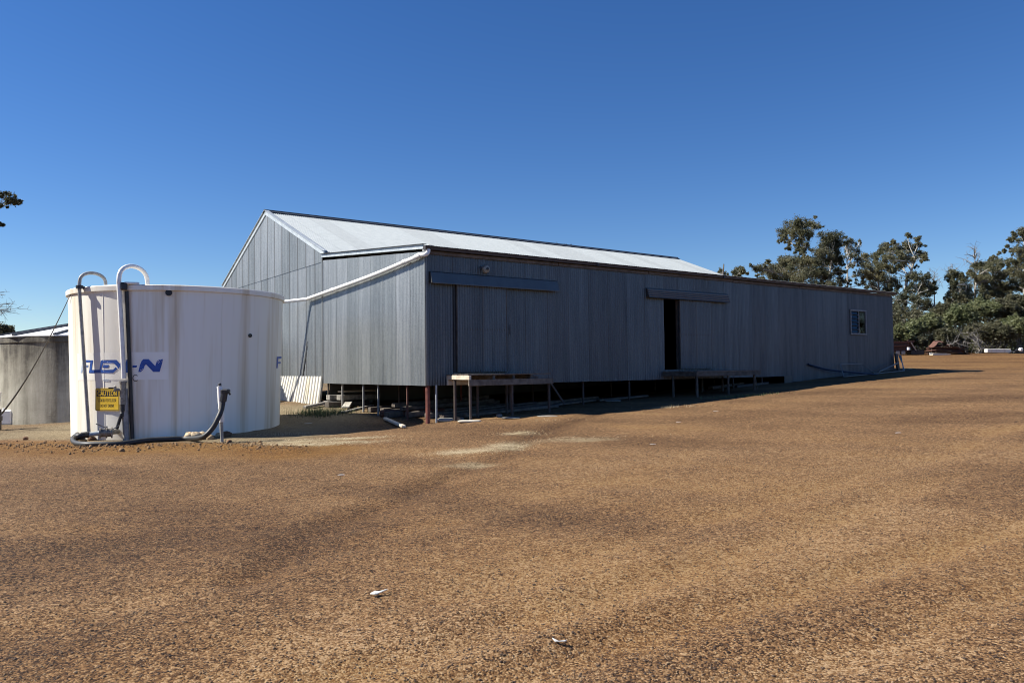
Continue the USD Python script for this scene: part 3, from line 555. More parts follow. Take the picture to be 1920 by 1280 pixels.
q = MB(); q.beam(W(3.0, -1.0, -.28), W(3.75, -.75, -.95), .03, .05); obj('brace', q, 'leg_steel', pf)
q = MB(); q.beam(W(2.9, -.2, -.18), W(3.3, -.2, -.26), .06, .06); obj('rear_stub', q, 'dark_timber', pf)
pf = thing('loading_platform', 'dark timber loading platform on grey posts below the open doorway', 'platform', 'loading platforms')
A0, A1, D = 8.30, 11.40, 1.40
for i in range(8):
    b = -.10 - i * .165; q = MB(); q.box(W((A0 + A1) / 2 + rng.uniform(-.03, .03), b - .08, -.165 + rng.uniform(-.005, .005)), (A1 - A0, .155, .035), (u2, u1, UZ), .004); obj('plank', q, 'brown_timber', pf)
for a in (8.34, 11.36): q = MB(); q.box(W(a, -.72, -.24), (.07, 1.3, .11), (u2, u1, UZ)); obj('end_board', q, 'dark_timber', pf)
for a in (9.3, 10.2, 10.9): q = MB(); q.box(W(a, -.72, -.24), (.07, 1.28, .11), (u2, u1, UZ)); obj('joist', q, 'dark_timber', pf)
q = MB(); q.box(W((A0 + A1) / 2, -D + .02, -.245), (A1 - A0, .06, .12), (u2, u1, UZ), .006); obj('front_beam', q, 'dark_timber', pf)
legs(pf, [(8.36, -.45), (8.38, -1.35), (9.83, -1.35), (11.2, -1.3), (9.6, -.3), (10.9, -.3)], -.18, .034, 'dark_timber')
q = MB(); q.beam(W(11.3, -1.25, -.28), W(11.9, -.9, -.80), .03, .05); obj('brace', q, 'brown_timber', pf)
q = MB(); q.beam(W(11.42, -.8, -.26), W(11.8, -.8, -.27), .06, .06); obj('front_stub', q, 'dark_timber', pf)

# ------------------------------------------------------------------ leaning pale skirt sheets along the barn base
bs = [6.42, 7.55, 8.75, 10.0, 11.3]
for i, (b0, b1) in enumerate(zip(bs[:-1], bs[1:])):
    pa = W(-.15, b0, 0); zb = g(pa[0], pa[1]); pb = W(-.15, b1, 0); zb1 = g(pb[0], pb[1])
    def place(u, v, n, b0=b0):
        t = v; b = u + (1 - t) * (.05 + .03 * i)
        base = -.03 - (1 - t) * (.11 + .02 * i); zlo = zb + (zb1 - zb) * (u - b0) / 1.2 - .05
        return C0 + np.outer(b, u1) + np.outer(base - n, u2) + np.outer(-.185 * t + (1 - t) * zlo, UZ)
    v, f, uv = corr(b0, b1 + .05, lambda u: 0.0, lambda u: 1.0, place, seg=16, amp=.09, rib=.24, groove=7)
    w = ['right-hand cream corrugated sheet leaning on the shed base, its edge beside the underfloor gap', 'second cream corrugated sheet from the underfloor gap leaning on the shed base', 'third cream corrugated sheet leaning on the shed base next to the white tank', 'cream corrugated sheet on the shed base, mostly hidden behind the white tank'][i]
    obj('leaning_sheet', (v, f[:, ::-1]), 'cream_sheet', None, smooth=True, uv=uv, label=w, cat='metal sheet', group='cream sheets leaning on the shed base')

# ------------------------------------------------------------------ lumber and pipes under and beside the floor
LUM = 'old timbers stacked under the shed floor'
def timber(p, q, w, h, m, label, group=LUM, cat='timber', name='timber_beam'):
    b = MB(); b.beam(p, q, w, h, bevel=.012); return obj(name, b, m, None, label=label, cat=cat, group=group)
def on(px, py, dz=0.0): p = gp(px, py); return p + [0, 0, dz]
def lay(a, b, dz): p = W(a, b, 0); return np.array([p[0], p[1], g(p[0], p[1]) + dz])
# the lit stack at the left end of the gap
for k, (a, b, dz, L, h, m, lab) in enumerate([(-.15, 5.9, .08, 1.7, .16, 'grey_timber', 'bottom sleeper of the grey stack beside the cream sheets'), (-.25, 5.55, .08, 1.5, .16, 'dark_timber', 'dark sleeper lying in front of the grey stack beside the cream sheets'), (-.05, 5.95, .25, 1.6, .15, 'grey_timber', 'middle sleeper of the grey stack beside the cream sheets'), (.15, 5.6, .27, 1.5, .16, 'grey_timber', 'squat grey sleeper on the right of the stack beside the cream sheets'), (.25, 5.75, .44, 1.3, .05, 'pale_timber', 'thin pale plank on top of the grey stack')]):
    timber(lay(a, b, dz), lay(a, b, dz) + .92 * L * u2 + .1 * u1, .26, h, m, lab)
timber(on(571, 767, .05), on(627, 759, .12), .16, .08, 'grey_timber', 'weathered plank sloping up from the orange gravel towards the sleeper stack', None)
timber(on(648, 771, .12), on(655, 760, .12), .22, .05, 'slab', 'short pale slab tilted against a thin post under the floor', None)
timber(on(638, 763, .05), on(664, 759, .05), .18, .10, 'brown_rock', 'short red-brown block lying at the foot of a floor post', None)
timber(on(641, 775, .03), on(698, 763, .06), .14, .05, 'grey_timber', 'long grey plank at the edge of the sunlight under the floor', None)
r2 = random.Random(11)
k = 0
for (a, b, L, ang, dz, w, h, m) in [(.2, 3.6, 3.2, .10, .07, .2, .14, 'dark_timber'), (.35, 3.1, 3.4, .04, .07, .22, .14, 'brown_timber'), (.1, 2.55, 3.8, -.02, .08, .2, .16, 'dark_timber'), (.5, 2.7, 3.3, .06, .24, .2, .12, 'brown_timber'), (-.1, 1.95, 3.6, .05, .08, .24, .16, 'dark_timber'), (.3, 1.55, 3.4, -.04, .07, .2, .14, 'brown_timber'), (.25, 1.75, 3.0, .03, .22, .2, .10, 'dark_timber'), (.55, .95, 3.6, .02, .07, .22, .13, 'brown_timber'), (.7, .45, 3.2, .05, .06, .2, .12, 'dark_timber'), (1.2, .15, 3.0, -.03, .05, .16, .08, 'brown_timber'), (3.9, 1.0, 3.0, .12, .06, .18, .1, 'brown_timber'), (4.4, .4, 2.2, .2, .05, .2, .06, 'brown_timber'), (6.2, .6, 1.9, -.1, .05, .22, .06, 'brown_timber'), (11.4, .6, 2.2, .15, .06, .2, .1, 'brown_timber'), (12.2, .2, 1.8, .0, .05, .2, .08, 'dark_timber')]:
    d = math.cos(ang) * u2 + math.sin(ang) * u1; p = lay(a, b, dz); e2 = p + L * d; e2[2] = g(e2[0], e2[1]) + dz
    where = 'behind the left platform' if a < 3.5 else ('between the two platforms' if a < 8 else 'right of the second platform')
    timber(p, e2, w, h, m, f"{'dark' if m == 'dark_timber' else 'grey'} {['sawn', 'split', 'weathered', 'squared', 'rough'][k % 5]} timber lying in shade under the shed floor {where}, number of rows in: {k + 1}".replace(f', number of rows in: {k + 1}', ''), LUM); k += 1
q = MB(); p0, p1 = on(713, 783, .09), lay(1.3, 1.3, .10); d = (p1 - p0) / np.linalg.norm(p1 - p0)
n = 16; a = np.arange(n) * 2 * np.pi / n; s = np.cross(UZ, d); s /= np.linalg.norm(s); t = np.cross(d, s); ring = lambda c, r: c + r * (np.cos(a)[:, None] * s + np.sin(a)[:, None] * t)
q.add(np.vstack([ring(p0, .085), ring(p1, .085), ring(p0, .06), ring(p0 + d * 1.0, .06)]), np.vstack([np.stack([i * n + np.arange(n), i * n + (np.arange(n) + 1) % n, j * n + (np.arange(n) + 1) % n, j * n + np.arange(n)], 1) for i, j in ((0, 1), (2, 0), (3, 2))]))
obj('old_pipe', q, 'rust', None, smooth=35, label='rusty round pipe with an open end lying under the shed corner', cat='pipe')
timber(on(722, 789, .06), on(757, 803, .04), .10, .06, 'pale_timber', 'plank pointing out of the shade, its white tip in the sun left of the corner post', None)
q = MB(); pz = W(.22, -.10, 0); q.cyl((pz[0], pz[1], g(pz[0], pz[1]) - .1), (pz[0], pz[1], -.39), .026, 10); obj('upright_pipe', q, 'galv_pipe', None, smooth=40, label='thin galvanised pipe standing beside the red corner post', cat='pipe')
timber(on(813, 776, .05), on(838, 773, .05), .05, .04, 'white_pipe', 'bright white batten lying behind the corner post', None)
for i, (px, py, sz, lab) in enumerate([(835, 789, (.42, .3, .10), 'pale flat stone slab at the foot of the left platform leg'), (880, 790, (.55, .3, .06), 'pale broken slab at the foot of the second platform leg'), (858, 788, (.14, .12, .10), 'small grey rubble lump between the two pale slabs'), (866, 787, (.10, .1, .08), 'smaller grey rubble lump near the second platform leg'), (1026, 780, (.5, .4, .03), 'round grey pad under the right front leg of the left platform'), (958, 784, (.45, .4, .03), 'flat grey pad under the middle front leg of the left platform'), (1148, 752, (.5, .35, .06), 'grey mound stone in shade left of the second platform'), (936, 782, (.16, .14, .10), 'dark lump of rubble in shade under the left platform')]):
    p = gp(px, py); rr = np.random.default_rng(40 + i); ic = trimesh.creation.icosphere(2, 1.0); v = np.array(ic.vertices); v = np.sign(v) * np.abs(v) ** .7
    v *= (1 + .22 * (meshkit.fbm(v * 1.7 + i * 7, 3, i) - .5))[:, None]; v = v * np.array(sz) / 2
    obj('stone', (v + p + [0, 0, sz[2] * .25], ic.faces), 'slab' if i < 2 else 'limestone' if i == 2 else 'grey_timber', None, smooth=50, label=lab, cat='stone', group='stones at the platform legs')

# things leaning at the far end of the long wall
sp = MB(); sp.tube(smooth_curve([W(16.2, -.06, .02), W(17.5, -.25, -.22), W(19.9, -.75, -.42)], 6), .035, 8); obj('pole', sp, 'blue_pipe', None, smooth=40, label='dark blue pole leaning on the far end of the long wall below the window', cat='pole')
q = MB(); z0 = lambda a, b: g(*W(a, b, 0)[:2]) + .03
F = [W(17.35, -.35, -.02), W(17.75, -.55, z0(17.75, -.55)), W(22.0, -.75, z0(22.0, -.75)), W(20.0, -.55, z0(20.0, -.55) + .03), W(19.6, -.25, .02)]
F[0] = W(18.05, -.25, .0); 
for i, j in ((0, 1), (1, 2), (3, 4), (4, 0)): q.beam(F[i], F[j], .03, .03)
obj('gate_frame', q, 'dull_pipe', None, label='bent grey metal gate frame leaning at the base of the long wall under the window', cat='frame')
timber(W(20.4, -.5, z0(20.4, -.5) + .05), W(22.3, -.35, z0(22.3, -.35) + .3), .05, .05, 'dull_pipe', 'grey rail sloping up to the timber post at the far shed corner', None, 'rail', 'rail')
timber(W(22.45, -.28, -.35), W(22.5, -.16, .42), .12, .10, 'dark_timber', 'short dark timber post propped on the far shed corner', None, 'post', 'timber_post')
q = MB(); n = 10; gridv = []
for i in range(n):
    for j in range(4):
        t = i / (n - 1); a = 22.62 + j * .10 + .03 * math.sin(j * 2 + t * 3); b = -.20 - .16 * (1 - t) - .05 * math.sin(3 * t + j); gridv.append(W(a, b, .36 - (1 - t) * .78))
gf2 = [[i * 4 + j, i * 4 + j + 1, (i + 1) * 4 + j + 1, (i + 1) * 4 + j] for i in range(n - 1) for j in range(3)]
q.add(gridv, gf2); obj('folded_sheet', q, 'blue_tarp', None, smooth=40, label='dark blue folded sheet standing against the far shed corner', cat='metal sheet')

# ------------------------------------------------------------------ the white tank
RT_, RB_, ZT, ZB = 2.432, 2.345, 1.835, -1.46
AZC, DT = math.radians(-23.83), 20.4
TCX, TCY = DT * math.sin(AZC), DT * math.cos(AZC)
toward = np.array([-math.sin(AZC), -math.cos(AZC), 0.0]); leftv = np.array([-math.cos(AZC), math.sin(AZC), 0.0])     # towards the camera, and to the left
def trad(z): return RB_ + (RT_ - RB_) * (z - ZB) / (ZT - ZB)
def tphi(az_deg, z=0.0):
    """angle round the tank (positive to the left) seen at an azimuth"""
    d = AZC - math.radians(az_deg); lo, hi = -1.45, 1.45
    for _ in range(50):
        m = (lo + hi) / 2; (lo, hi) = (m, hi) if math.atan2(trad(z) * math.sin(m), DT - trad(z) * math.cos(m)) < d else (lo, m)
    return (lo + hi) / 2
def tp(phi, z, out=0.0):
    phi, z = np.asarray(phi, float), np.asarray(z, float); r = trad(z) + out
    return np.array([TCX, TCY, 0]) + (r * np.cos(phi))[..., None] * toward + (r * np.sin(phi))[..., None] * leftv + z[..., None] * UZ
def tpix(px, py, out=0.0):
    """(phi, z) of the tank surface seen at a pixel"""
    d = ray(px, py); az = math.degrees(math.atan2(d[0], d[1])); ph = tphi(az); P = tp(ph, 0.0); return ph, d[2] * np.hypot(P[0], P[1]) / np.hypot(d[0], d[1])
tank = thing('white_tank', 'large round white fertiliser tank with brown stains and blue lettering', 'tank')
q = MB(); q.lathe([(trad(z), z) for z in np.linspace(ZB, ZT, 14)], (TCX, TCY, 0), 96); obj('shell', q, 'tank_white', tank, smooth=40)
q = MB(); q.lathe([(RT_ + .004, ZT - .065), (RT_ + .04, ZT - .05), (RT_ + .045, ZT + .05), (RT_ + .02, ZT + .07), (RT_ - .05, ZT + .065), (RT_ - .08, ZT + .03)], (TCX, TCY, 0), 96); obj('rim', q, 'tank_white', tank, smooth=35)
q = MB(); q.lathe([(RT_ - .06, ZT + .03), (1.2, ZT + .07), (.01, ZT + .10)], (TCX, TCY, 0), 64); obj('lid', q, 'tank_white', tank, smooth=40)
for px in (195, 415, 330):
    ph, _ = tpix(px, 690); q = MB(); zz = np.linspace(-1.42, ZT - .07, 8); q.tube(tp(np.full(8, ph), zz, .001), .006, 6); obj('seam', q, 'tank_white', tank, smooth=60)
for px, py, w in ((317, 549, .07), (467, 629, .045)):
    ph, z = tpix(px, py); q = MB(); q.cyl(tp(ph, z, -.01), tp(ph, z, .03), w, 12); obj('outlet_stub', q, 'ink', tank)
q = MB()
for z0_, ph0, ph1 in ((1.70, tphi(-30.6), tphi(-27.9)),): q.tube(tp(np.linspace(ph0, ph1, 14), np.full(14, z0_ + .06), .004), .012, 6)
obj('hoop_band', q, 'tank_white', tank, smooth=60)
# decals, wrapped on the shell
LX0, LY0, LS = 130.0, 640.0, 9.145
def wrap_px(layer):
    """maps (zoomed crop x, -y, w) of the lettering to the tank shell"""
    def f(v):
        out = np.zeros_like(v)
        for i, (x, y, w) in enumerate(v):
            ph, z = tpix(LX0 + x / LS, LY0 - y / LS); out[i] = tp(ph, z, layer + w)
        return out
    return f
def densify(poly, step=25):
    p = Polygon([(x, -y) for x, y in poly]); return p.segmentize(step)
def decal(name, polys, layer, m, parent=tank, label=None):
    q = MB()
    for p in polys: q.prism(densify(p) if not isinstance(p, Polygon) else p, 0, .0015, wrap_px(layer))
    return obj(name, q, m, parent, label=label)
def strips(x0, y0, x1, y1, n): xs = np.linspace(x0, x1, n + 1); return [[(a, y0), (b, y0), (b, y1), (a, y1)] for a, b in zip(xs[:-1], xs[1:])]
q = MB(); ph0, _ = tpix(146, 690); ph1, _ = tpix(316, 690); phs = np.linspace(ph0, ph1, 24); zt_, zb_ = .44, -.16
q.add(np.vstack([tp(phs, np.full(24, zt_), .003), tp(phs, np.full(24, zb_), .003)]), [[i, i + 1, 25 + i, 24 + i] for i in range(23)]); obj('decal', q, 'decal_white', tank, smooth=True)
decal('lettering', [[(238, 316), (262, 316), (226, 538), (200, 538)]], .006, 'faded_blue', label='bleached stem of the blue letter F')
decal('lettering', [[(262, 318), (300, 318), (296, 354), (256, 354)], [(268, 406), (332, 406), (326, 441), (262, 441)]], .006, 'worn_blue', label='worn bars of the blue letter F')
blue = [[(300, 318), (366, 320), (360, 356), (296, 354)],
    [(374, 322), (414, 322), (386, 486), (526, 484), (516, 540), (340, 540)],
    [(552, 330), (575, 318), (815, 314), (868, 380), (872, 430), (845, 470), (822, 425), (765, 370), (585, 370), (548, 485), (755, 482), (800, 440), (830, 470), (752, 540), (512, 540)],
    [(592, 400), (686, 400), (674, 452), (578, 452)],
    [(868, 380), (940, 314), (968, 314), (905, 420), (962, 538), (930, 538), (872, 430)],
    [(985, 310), (1066, 310), (1020, 532), (940, 532)], [(1092, 411), (1166, 411), (1156, 446), (1082, 446)],
    [(1185, 522), (1215, 400), (1245, 330), (1275, 303), (1365, 303), (1475, 420), (1500, 345), (1525, 315), (1608, 303), (1592, 380), (1550, 520), (1440, 520), (1318, 392), (1295, 415), (1270, 480), (1232, 522)]]
decal('lettering', blue, .006, 'blue_paint')
r3 = random.Random(3); dots = []
for i in range(26):
    x, y = r3.choice([(r3.uniform(1210, 1285), r3.uniform(440, 515)), (r3.uniform(1505, 1595), r3.uniform(305, 365))]); s_ = r3.uniform(5, 9); dots.append([(x, y), (x + s_, y), (x + s_, y + s_), (x, y + s_)])
decal('letter_dots', dots, .0085, 'decal_white')
th = np.linspace(.75, 2 * math.pi - .75, 24); cpoly = [(1137 + 50 * math.cos(t), 626 + 58 * math.sin(t)) for t in th] + [(1137 + 39 * math.cos(t), 626 + 47 * math.sin(t)) for t in th[::-1]]
decal('letter_c', [cpoly], .006, 'ink')
decal('small_print', [[(585, 648), (690, 648), (690, 656), (585, 656)], [(590, 672), (688, 672), (688, 680), (590, 680)], [(588, 655), (598, 655), (598, 673), (588, 673)], [(622, 657), (630, 657), (630, 671), (622, 671)], [(650, 657), (658, 657), (658, 671), (650, 671)], [(680, 655), (690, 655), (690, 673), (680, 673)]], .006, 'faded_blue')
decal('small_print', [[(590 + 15 * i, 806), (600 + 15 * i, 806), (600 + 15 * i, 818), (590 + 15 * i, 818)] for i in range(7)], .006, 'ink')
decal('lettering', [[((518.2 - LX0) * LS, (668.5 - LY0) * LS), ((526.6 - LX0) * LS, (668 - LY0) * LS), ((526.6 - LX0) * LS, (672 - LY0) * LS), ((521 - LX0) * LS, (672.5 - LY0) * LS), ((520.6 - LX0) * LS, (678 - LY0) * LS), ((525.5 - LX0) * LS, (678 - LY0) * LS), ((525.5 - LX0) * LS, (681.5 - LY0) * LS), ((520.4 - LX0) * LS, (681.5 - LY0) * LS), ((520 - LX0) * LS, (690 - LY0) * LS), ((517.6 - LX0) * LS, (690 - LY0) * LS)]], .006, 'blue_paint', label='start of the second lettering at the right edge of the tank')
# the two hooped pipes
ph1, _ = tpix(164, 560); ph1b, _ = tpix(172, 800)
pts = [tp(ph1b, -1.32, .10), tp((ph1 + ph1b) / 2, .3, .12), tp(ph1, 1.74, .13), tp(ph1, 1.97, .13)]
def hooped(ph, zt, rise, inward, side):
    """points of a pipe that rises outside the rim, bends over and comes down inside"""
    base = tp(ph, zt, .13); d = -(toward * math.cos(ph) + leftv * math.sin(ph)) * inward + side
    return [base + d * (1 - math.cos(t)) / 2 + UZ * rise * math.sin(t) ** .75 for t in np.linspace(0, math.pi, 13)] + [base + d - UZ * .25]
sideR = -leftv * .46
h1 = hooped(ph1, 1.98, .24, .46, -leftv * .12)
q = MB(); q.tube(np.vstack([smooth_curve(pts, 6)[:-1], h1]), .037, 10); obj('inlet_pipe', q, 'grey_pipe', tank, smooth=45, label='slim grey pipe looped over the left of the rim')
q = MB(); q.lathe([(.0, 0), (.075, 0), (.075, .07), (0, .07)], tp(ph1, 1.85, .13), 12); q.beam(tp(ph1, 1.88, .0), tp(ph1, 1.88, .13), .06, .05); obj('pipe_bracket', q, 'black_plastic', tank)
ph2, _ = tpix(232, 560); ph2b, _ = tpix(239, 800)
pts = [tp(ph2b, -1.50, .075), tp((ph2 + ph2b) / 2, .3, .09), tp(ph2, 1.72, .11), tp(ph2, 1.97, .13)]
h2 = hooped(ph2, 1.98, .36, .70, -leftv * .20)
cv = smooth_curve(pts, 8); lowp = cv[cv[:, 2] < -.25]; hip = cv[cv[:, 2] >= -.30]
q = MB(); q.tube(np.vstack([hip[:-1], h2]), .048, 12); obj('inlet_pipe', q, 'white_pipe', tank, smooth=45, label='thick white pipe looped high over the rim')
q = MB(); q.tube(lowp, .066, 12); obj('pipe_lower_length', q, 'grey_pipe', tank, smooth=45)
q = MB(); q.box(tp(ph2 - .035, 1.86, .09), (.13, .12, .16), (leftv, toward, UZ), .02); obj('pipe_bracket', q, 'black_plastic', tank)
q = MB(); zz = np.linspace(-1.42, 1.76, 10); q.tube(tp(np.full(10, ph2 - .045) + (ph2b - ph2) * (1.8 - zz) / 3.2, zz, .035), .04, 8); obj('cable_conduit', q, 'black_plastic', tank, smooth=45)
q = MB(); q.box(tp(ph2 - .09, 1.93, .02), (.30, .10, .05), (leftv, toward, UZ), .015); obj('rim_patch', q, 'decal_white', tank)
pv, zv = tpix(236, 735); P = tp(pv, zv, .12)
q = MB(); q.cyl(P + UZ * .22, P - UZ * .26, .065, 12); q.cyl(P + UZ * .06, P + UZ * .06 + leftv * .14, .035, 10); q.cyl(P + UZ * .20, P + UZ * .24, .08, 12); q.box(P + leftv * .15 + UZ * .08, (.05, .08, .12), (leftv, toward, UZ), .01); obj('valve', q, 'brass', tank, smooth=35)
q = MB(); q.cyl(P + UZ * .10 + leftv * .14, P + UZ * .10 + leftv * .28, .014, 8); obj('valve_handle', q, 'black_plastic', tank)
hpts = [P - UZ * .24, tp(pv, zv - .5, .13), tp(tpix(234, 775)[0], tpix(234, 775)[1], .14), tp(tpix(226, 803)[0], tpix(226, 803)[1], .16)]
q = MB(); q.tube(smooth_curve(hpts, 8), .034, 10); q.cyl(P - UZ * .20, P - UZ * .40, .05, 10); obj('drain_hose', q, 'black_rubber', tank, smooth=45)
# caution sign
pc, zc = tpix(201, 748.5); sg = thing('caution_sign', 'yellow and black CAUTION sign fixed low on the lit side of the white tank', 'sign')
nrm = toward * math.cos(pc) + leftv * math.sin(pc); rgt = np.cross(UZ, nrm); SC = tp(pc, zc, .012)
def on_sign(v): return SC + v[:, :1] * rgt + v[:, 1:2] * UZ + v[:, 2:3] * nrm
SWd, SHt = .62, .49
plate = Polygon([(-SWd / 2, -SHt / 2), (SWd / 2, -SHt / 2), (SWd / 2, SHt / 2), (-SWd / 2, SHt / 2)]).buffer(-.03).buffer(.03)
q = MB(); q.prism(plate, 0, .004, on_sign); obj('plate', q, 'sign_yellow', sg)
q = MB(); q.prism(plate.buffer(-.012).difference(plate.buffer(-.020)), .004, .0055, on_sign); obj('border', q, 'ink', sg)
q = MB(); q.prism(Polygon([(-.275, .065), (.275, .065), (.275, .20), (-.275, .20)]), .004, .0055, on_sign); obj('heading_panel', q, 'ink', sg)
def words(text, h, cx, cy, w, name, m, parent, bold=True, z=.0055):
    t = meshkit.text_mesh(text, h, .0015, bold); v = np.array(t.vertices); s = w / (v[:, 0].max() - v[:, 0].min()); v[:, 0] = (v[:, 0] - (v[:, 0].max() + v[:, 0].min()) / 2) * s + cx; v[:, 1] += cy - h / 2; v[:, 2] += z
    q = MB(); q.add(on_sign(v), t.faces); return obj(name, q, m, parent)
words('CAUTION', .10, 0, .132, .49, 'lettering', 'sign_yellow', sg, z=.0058)
words('LIQUID FERTILISER', .062, 0, -.02, .46, 'lettering', 'ink', sg, False, .004)
words('DO NOT DRINK', .062, 0, -.135, .35, 'lettering', 'ink', sg, False, .004)
# outlet valve at the foot and the suction hose
vo, zo = tpix(219, 806); vp = thing('outlet_valve', 'grey cam-lever valve assembly at the foot of the white tank', 'valve')
V0 = tp(vo, -1.27, .36); q = MB(); q.cyl(tp(vo, -1.27, -.02), tp(vo, -1.27, .26), .055, 12); obj('outlet_pipe', q, 'brass', vp, smooth=40)
q = MB(); q.cyl(V0 - leftv * .10, V0 + leftv * .12, .085, 12); q.cyl(tp(vo, -1.27, .22), V0, .065, 12)
for s in (-.10, .0, .12): q.cyl(V0 + leftv * (s - .012), V0 + leftv * (s + .012), .115, 12)
obj('valve_body', q, 'brass', vp, smooth=35)
q = MB(); q.beam(V0 + UZ * .10, V0 + UZ * .20 + leftv * .20, .025, .02); q.beam(V0 + UZ * .06 - leftv * .1, V0 + UZ * .15 - leftv * .24, .03, .02); q.cyl(V0 + UZ * .06, V0 + UZ * .14, .02, 8); obj('lever', q, 'brass', vp)
q = MB(); q.cyl(V0 + leftv * .12, V0 + leftv * .36 - UZ * .03, .05, 12); obj('tail_pipe', q, 'galv_pipe', vp, smooth=40)
hz = .05
HP = [V0 + leftv * .34 - UZ * .02, V0 + leftv * .55 - UZ * .04] + [on(x, y, hz) for x, y in ((147, 817), (137, 825), (140, 833), (155, 838), (185, 838.5), (230, 836), (280, 831), (320, 829), (352, 827))]
HP += [np.array(at(380, 819, 15.25)), np.array(at(398, 803, 15.25)), np.array(at(408, 785, 15.3)), np.array(at(415, 768, 15.4)), np.array(at(418, 752, 15.45)), np.array(at(420, 741, 15.45))]
q = MB(); q.tube(smooth_curve(HP, 6), .052, 12); hs = obj('suction_hose', q, 'black_rubber', None, smooth=45, label='thick black hose looping along the ground from the tank valve to the white post', cat='hose')
q = MB(); q.cyl(V0 + leftv * .33 - UZ * .02, V0 + leftv * .47 - UZ * .035, .066, 12); obj('hose_coupling', q, 'black_plastic', hs); q = MB(); q.cyl(HP[-2], HP[-1] + (HP[-1] - HP[-2]) * .6, .07, 12); e1 = HP[-1] + (HP[-1] - HP[-2]) * .5
q.box(e1 + [.02, 0, .02], (.16, .14, .10), None, .02); q.beam(e1 + [.05, 0, .06], e1 + [.12, 0, -.05], .03, .03); obj('hose_coupling', q, 'black_plastic', hs)
st = thing('hose_post', 'white plastic sleeve on a dark steel stake standing in front of the white tank', 'post')
b0 = gp(417, 829.5); bt = at(411.5, 724, b0[1]); q = MB(); q.cyl(b0 - UZ * .2, at(412.2, 722, b0[1]), .034, 10); obj('stake', q, 'grey_pipe', st, smooth=40)
lo_ = at(416.0, 791, b0[1]); q = MB(); q.cyl(lo_, bt, .052, 14); obj('sleeve', q, 'white_plastic', st, smooth=40)
q = MB(); q.lathe([(0, .0), (.03, .0), (.035, .03), (.02, .055), (0, .06)], at(412.0, 723, b0[1]), 10); obj('cap', q, 'ink', st, smooth=40)
# rocks by the hose
def rock(px, py, s, m, lab, i, sink=.2):
    p = gp(px, py); ic = trimesh.creation.icosphere(2, 1.0); v = np.array(ic.vertices); v = v * (1 + .55 * (meshkit.fbm(v * 1.9 + i * 5.3, 3, i) - .5))[:, None] * np.array(s) / 2
    obj('rock', (v + p + [0, 0, s[2] * (.5 - sink)], ic.faces), m, None, smooth=30, label=lab, cat='rock', group='rocks beside the hose')
for i, a in enumerate([(355, 825, (.22, .2, .2), 'limestone', 'knobbly tan rock beside the hose, left of its group of three'), (366, 825, (.26, .22, .22), 'limestone', 'largest knobbly tan rock in the middle of the group by the hose'), (379, 824, (.22, .2, .2), 'limestone', 'tan rock at the right of the group behind the hose'), (394, 824, (.16, .14, .13), 'limestone', 'small tan rock between hose and white post'), (409, 818, (.14, .12, .11), 'limestone', 'pale stone just left of the post foot'), (425, 818, (.22, .16, .15), 'brown_rock', 'brown stone behind the post foot on the right'), (430, 830, (.10, .1, .07), 'brown_rock', 'little brown stone right of the post foot'), (181, 820, (.28, .24, .22), 'limestone', 'tan lump inside the loop of the hose'), (193, 819, (.34, .26, .26), 'brown_rock', 'dark brown boulder right under the outlet valve'), (172, 826, (.16, .14, .12), 'brown_rock', 'small brown stone inside the loop of the hose'), (48, 825, (.12, .1, .1), 'brown_rock', 'lone brown stone on the gravel left of the tank')]): rock(*a[:4], a[4], i)

# ------------------------------------------------------------------ the concrete tank behind, left
CR, CC = 3.66, np.array([-13.67, 26.14]); CT, CB = 1.10, -1.75
ct = thing('concrete_tank', 'old round grey concrete water tank with low white metal roof', 'tank')
q = MB(); zs = np.linspace(CB, CT, 9); q.lathe([(CR + (.006 if i % 2 else 0), z) for i, z in enumerate(zs)] + [(CR - .12, CT)], (*CC, 0), 96); obj('wall', q, 'old_concrete', ct, smooth=40)
q = MB(); q.lathe([(CR + .002, CT - .16), (CR + .03, CT - .15), (CR + .03, CT + .0), (CR - .02, CT + .004)], (*CC, 0), 96); obj('top_band', q, 'old_concrete', ct, smooth=30)
for az in (-33.9, -32.5):
    d = math.radians(az); o = np.array([math.sin(d), math.cos(d)]); bq = CC @ o; t = bq - math.sqrt(max(0, bq * bq - CC @ CC + CR * CR)); P = o * t; q = MB(); q.beam((*P, CB + .1), (*P, CT - .17), .03, .03); obj('joint', q, 'old_concrete', ct)
NR = 16; AP = 1.9
for i in range(NR):
    t0, t1 = 2 * math.pi * i / NR, 2 * math.pi * (i + 1) / NR
    e0, e1 = np.array([math.cos(t0), math.sin(t0)]), np.array([math.cos(t1), math.sin(t1)]); ro = CR + .10
    q = MB(); q.add([(*(CC + ro * e0), CT + .05), (*(CC + ro * e1), CT + .05), (*(CC + .25 * e1), AP), (*(CC + .25 * e0), AP), (*(CC + ro * e0), CT + .02), (*(CC + ro * e1), CT + .02)], [[0, 1, 2, 3], [4, 5, 1, 0]]); obj('roof_panel', q, 'white_plastic', ct)
    q = MB(); q.beam((*(CC + (ro - .02) * e0), CT + .08), (*(CC + .25 * e0), AP + .03), .09, .05); obj('roof_rib', q, 'dark_flashing', ct)
q = MB(); q.lathe([(.32, AP - .02), (.32, AP + .05), (.1, AP + .12), (0, AP + .13)], (*CC, 0), 20); obj('roof_cap', q, 'dark_flashing', ct)
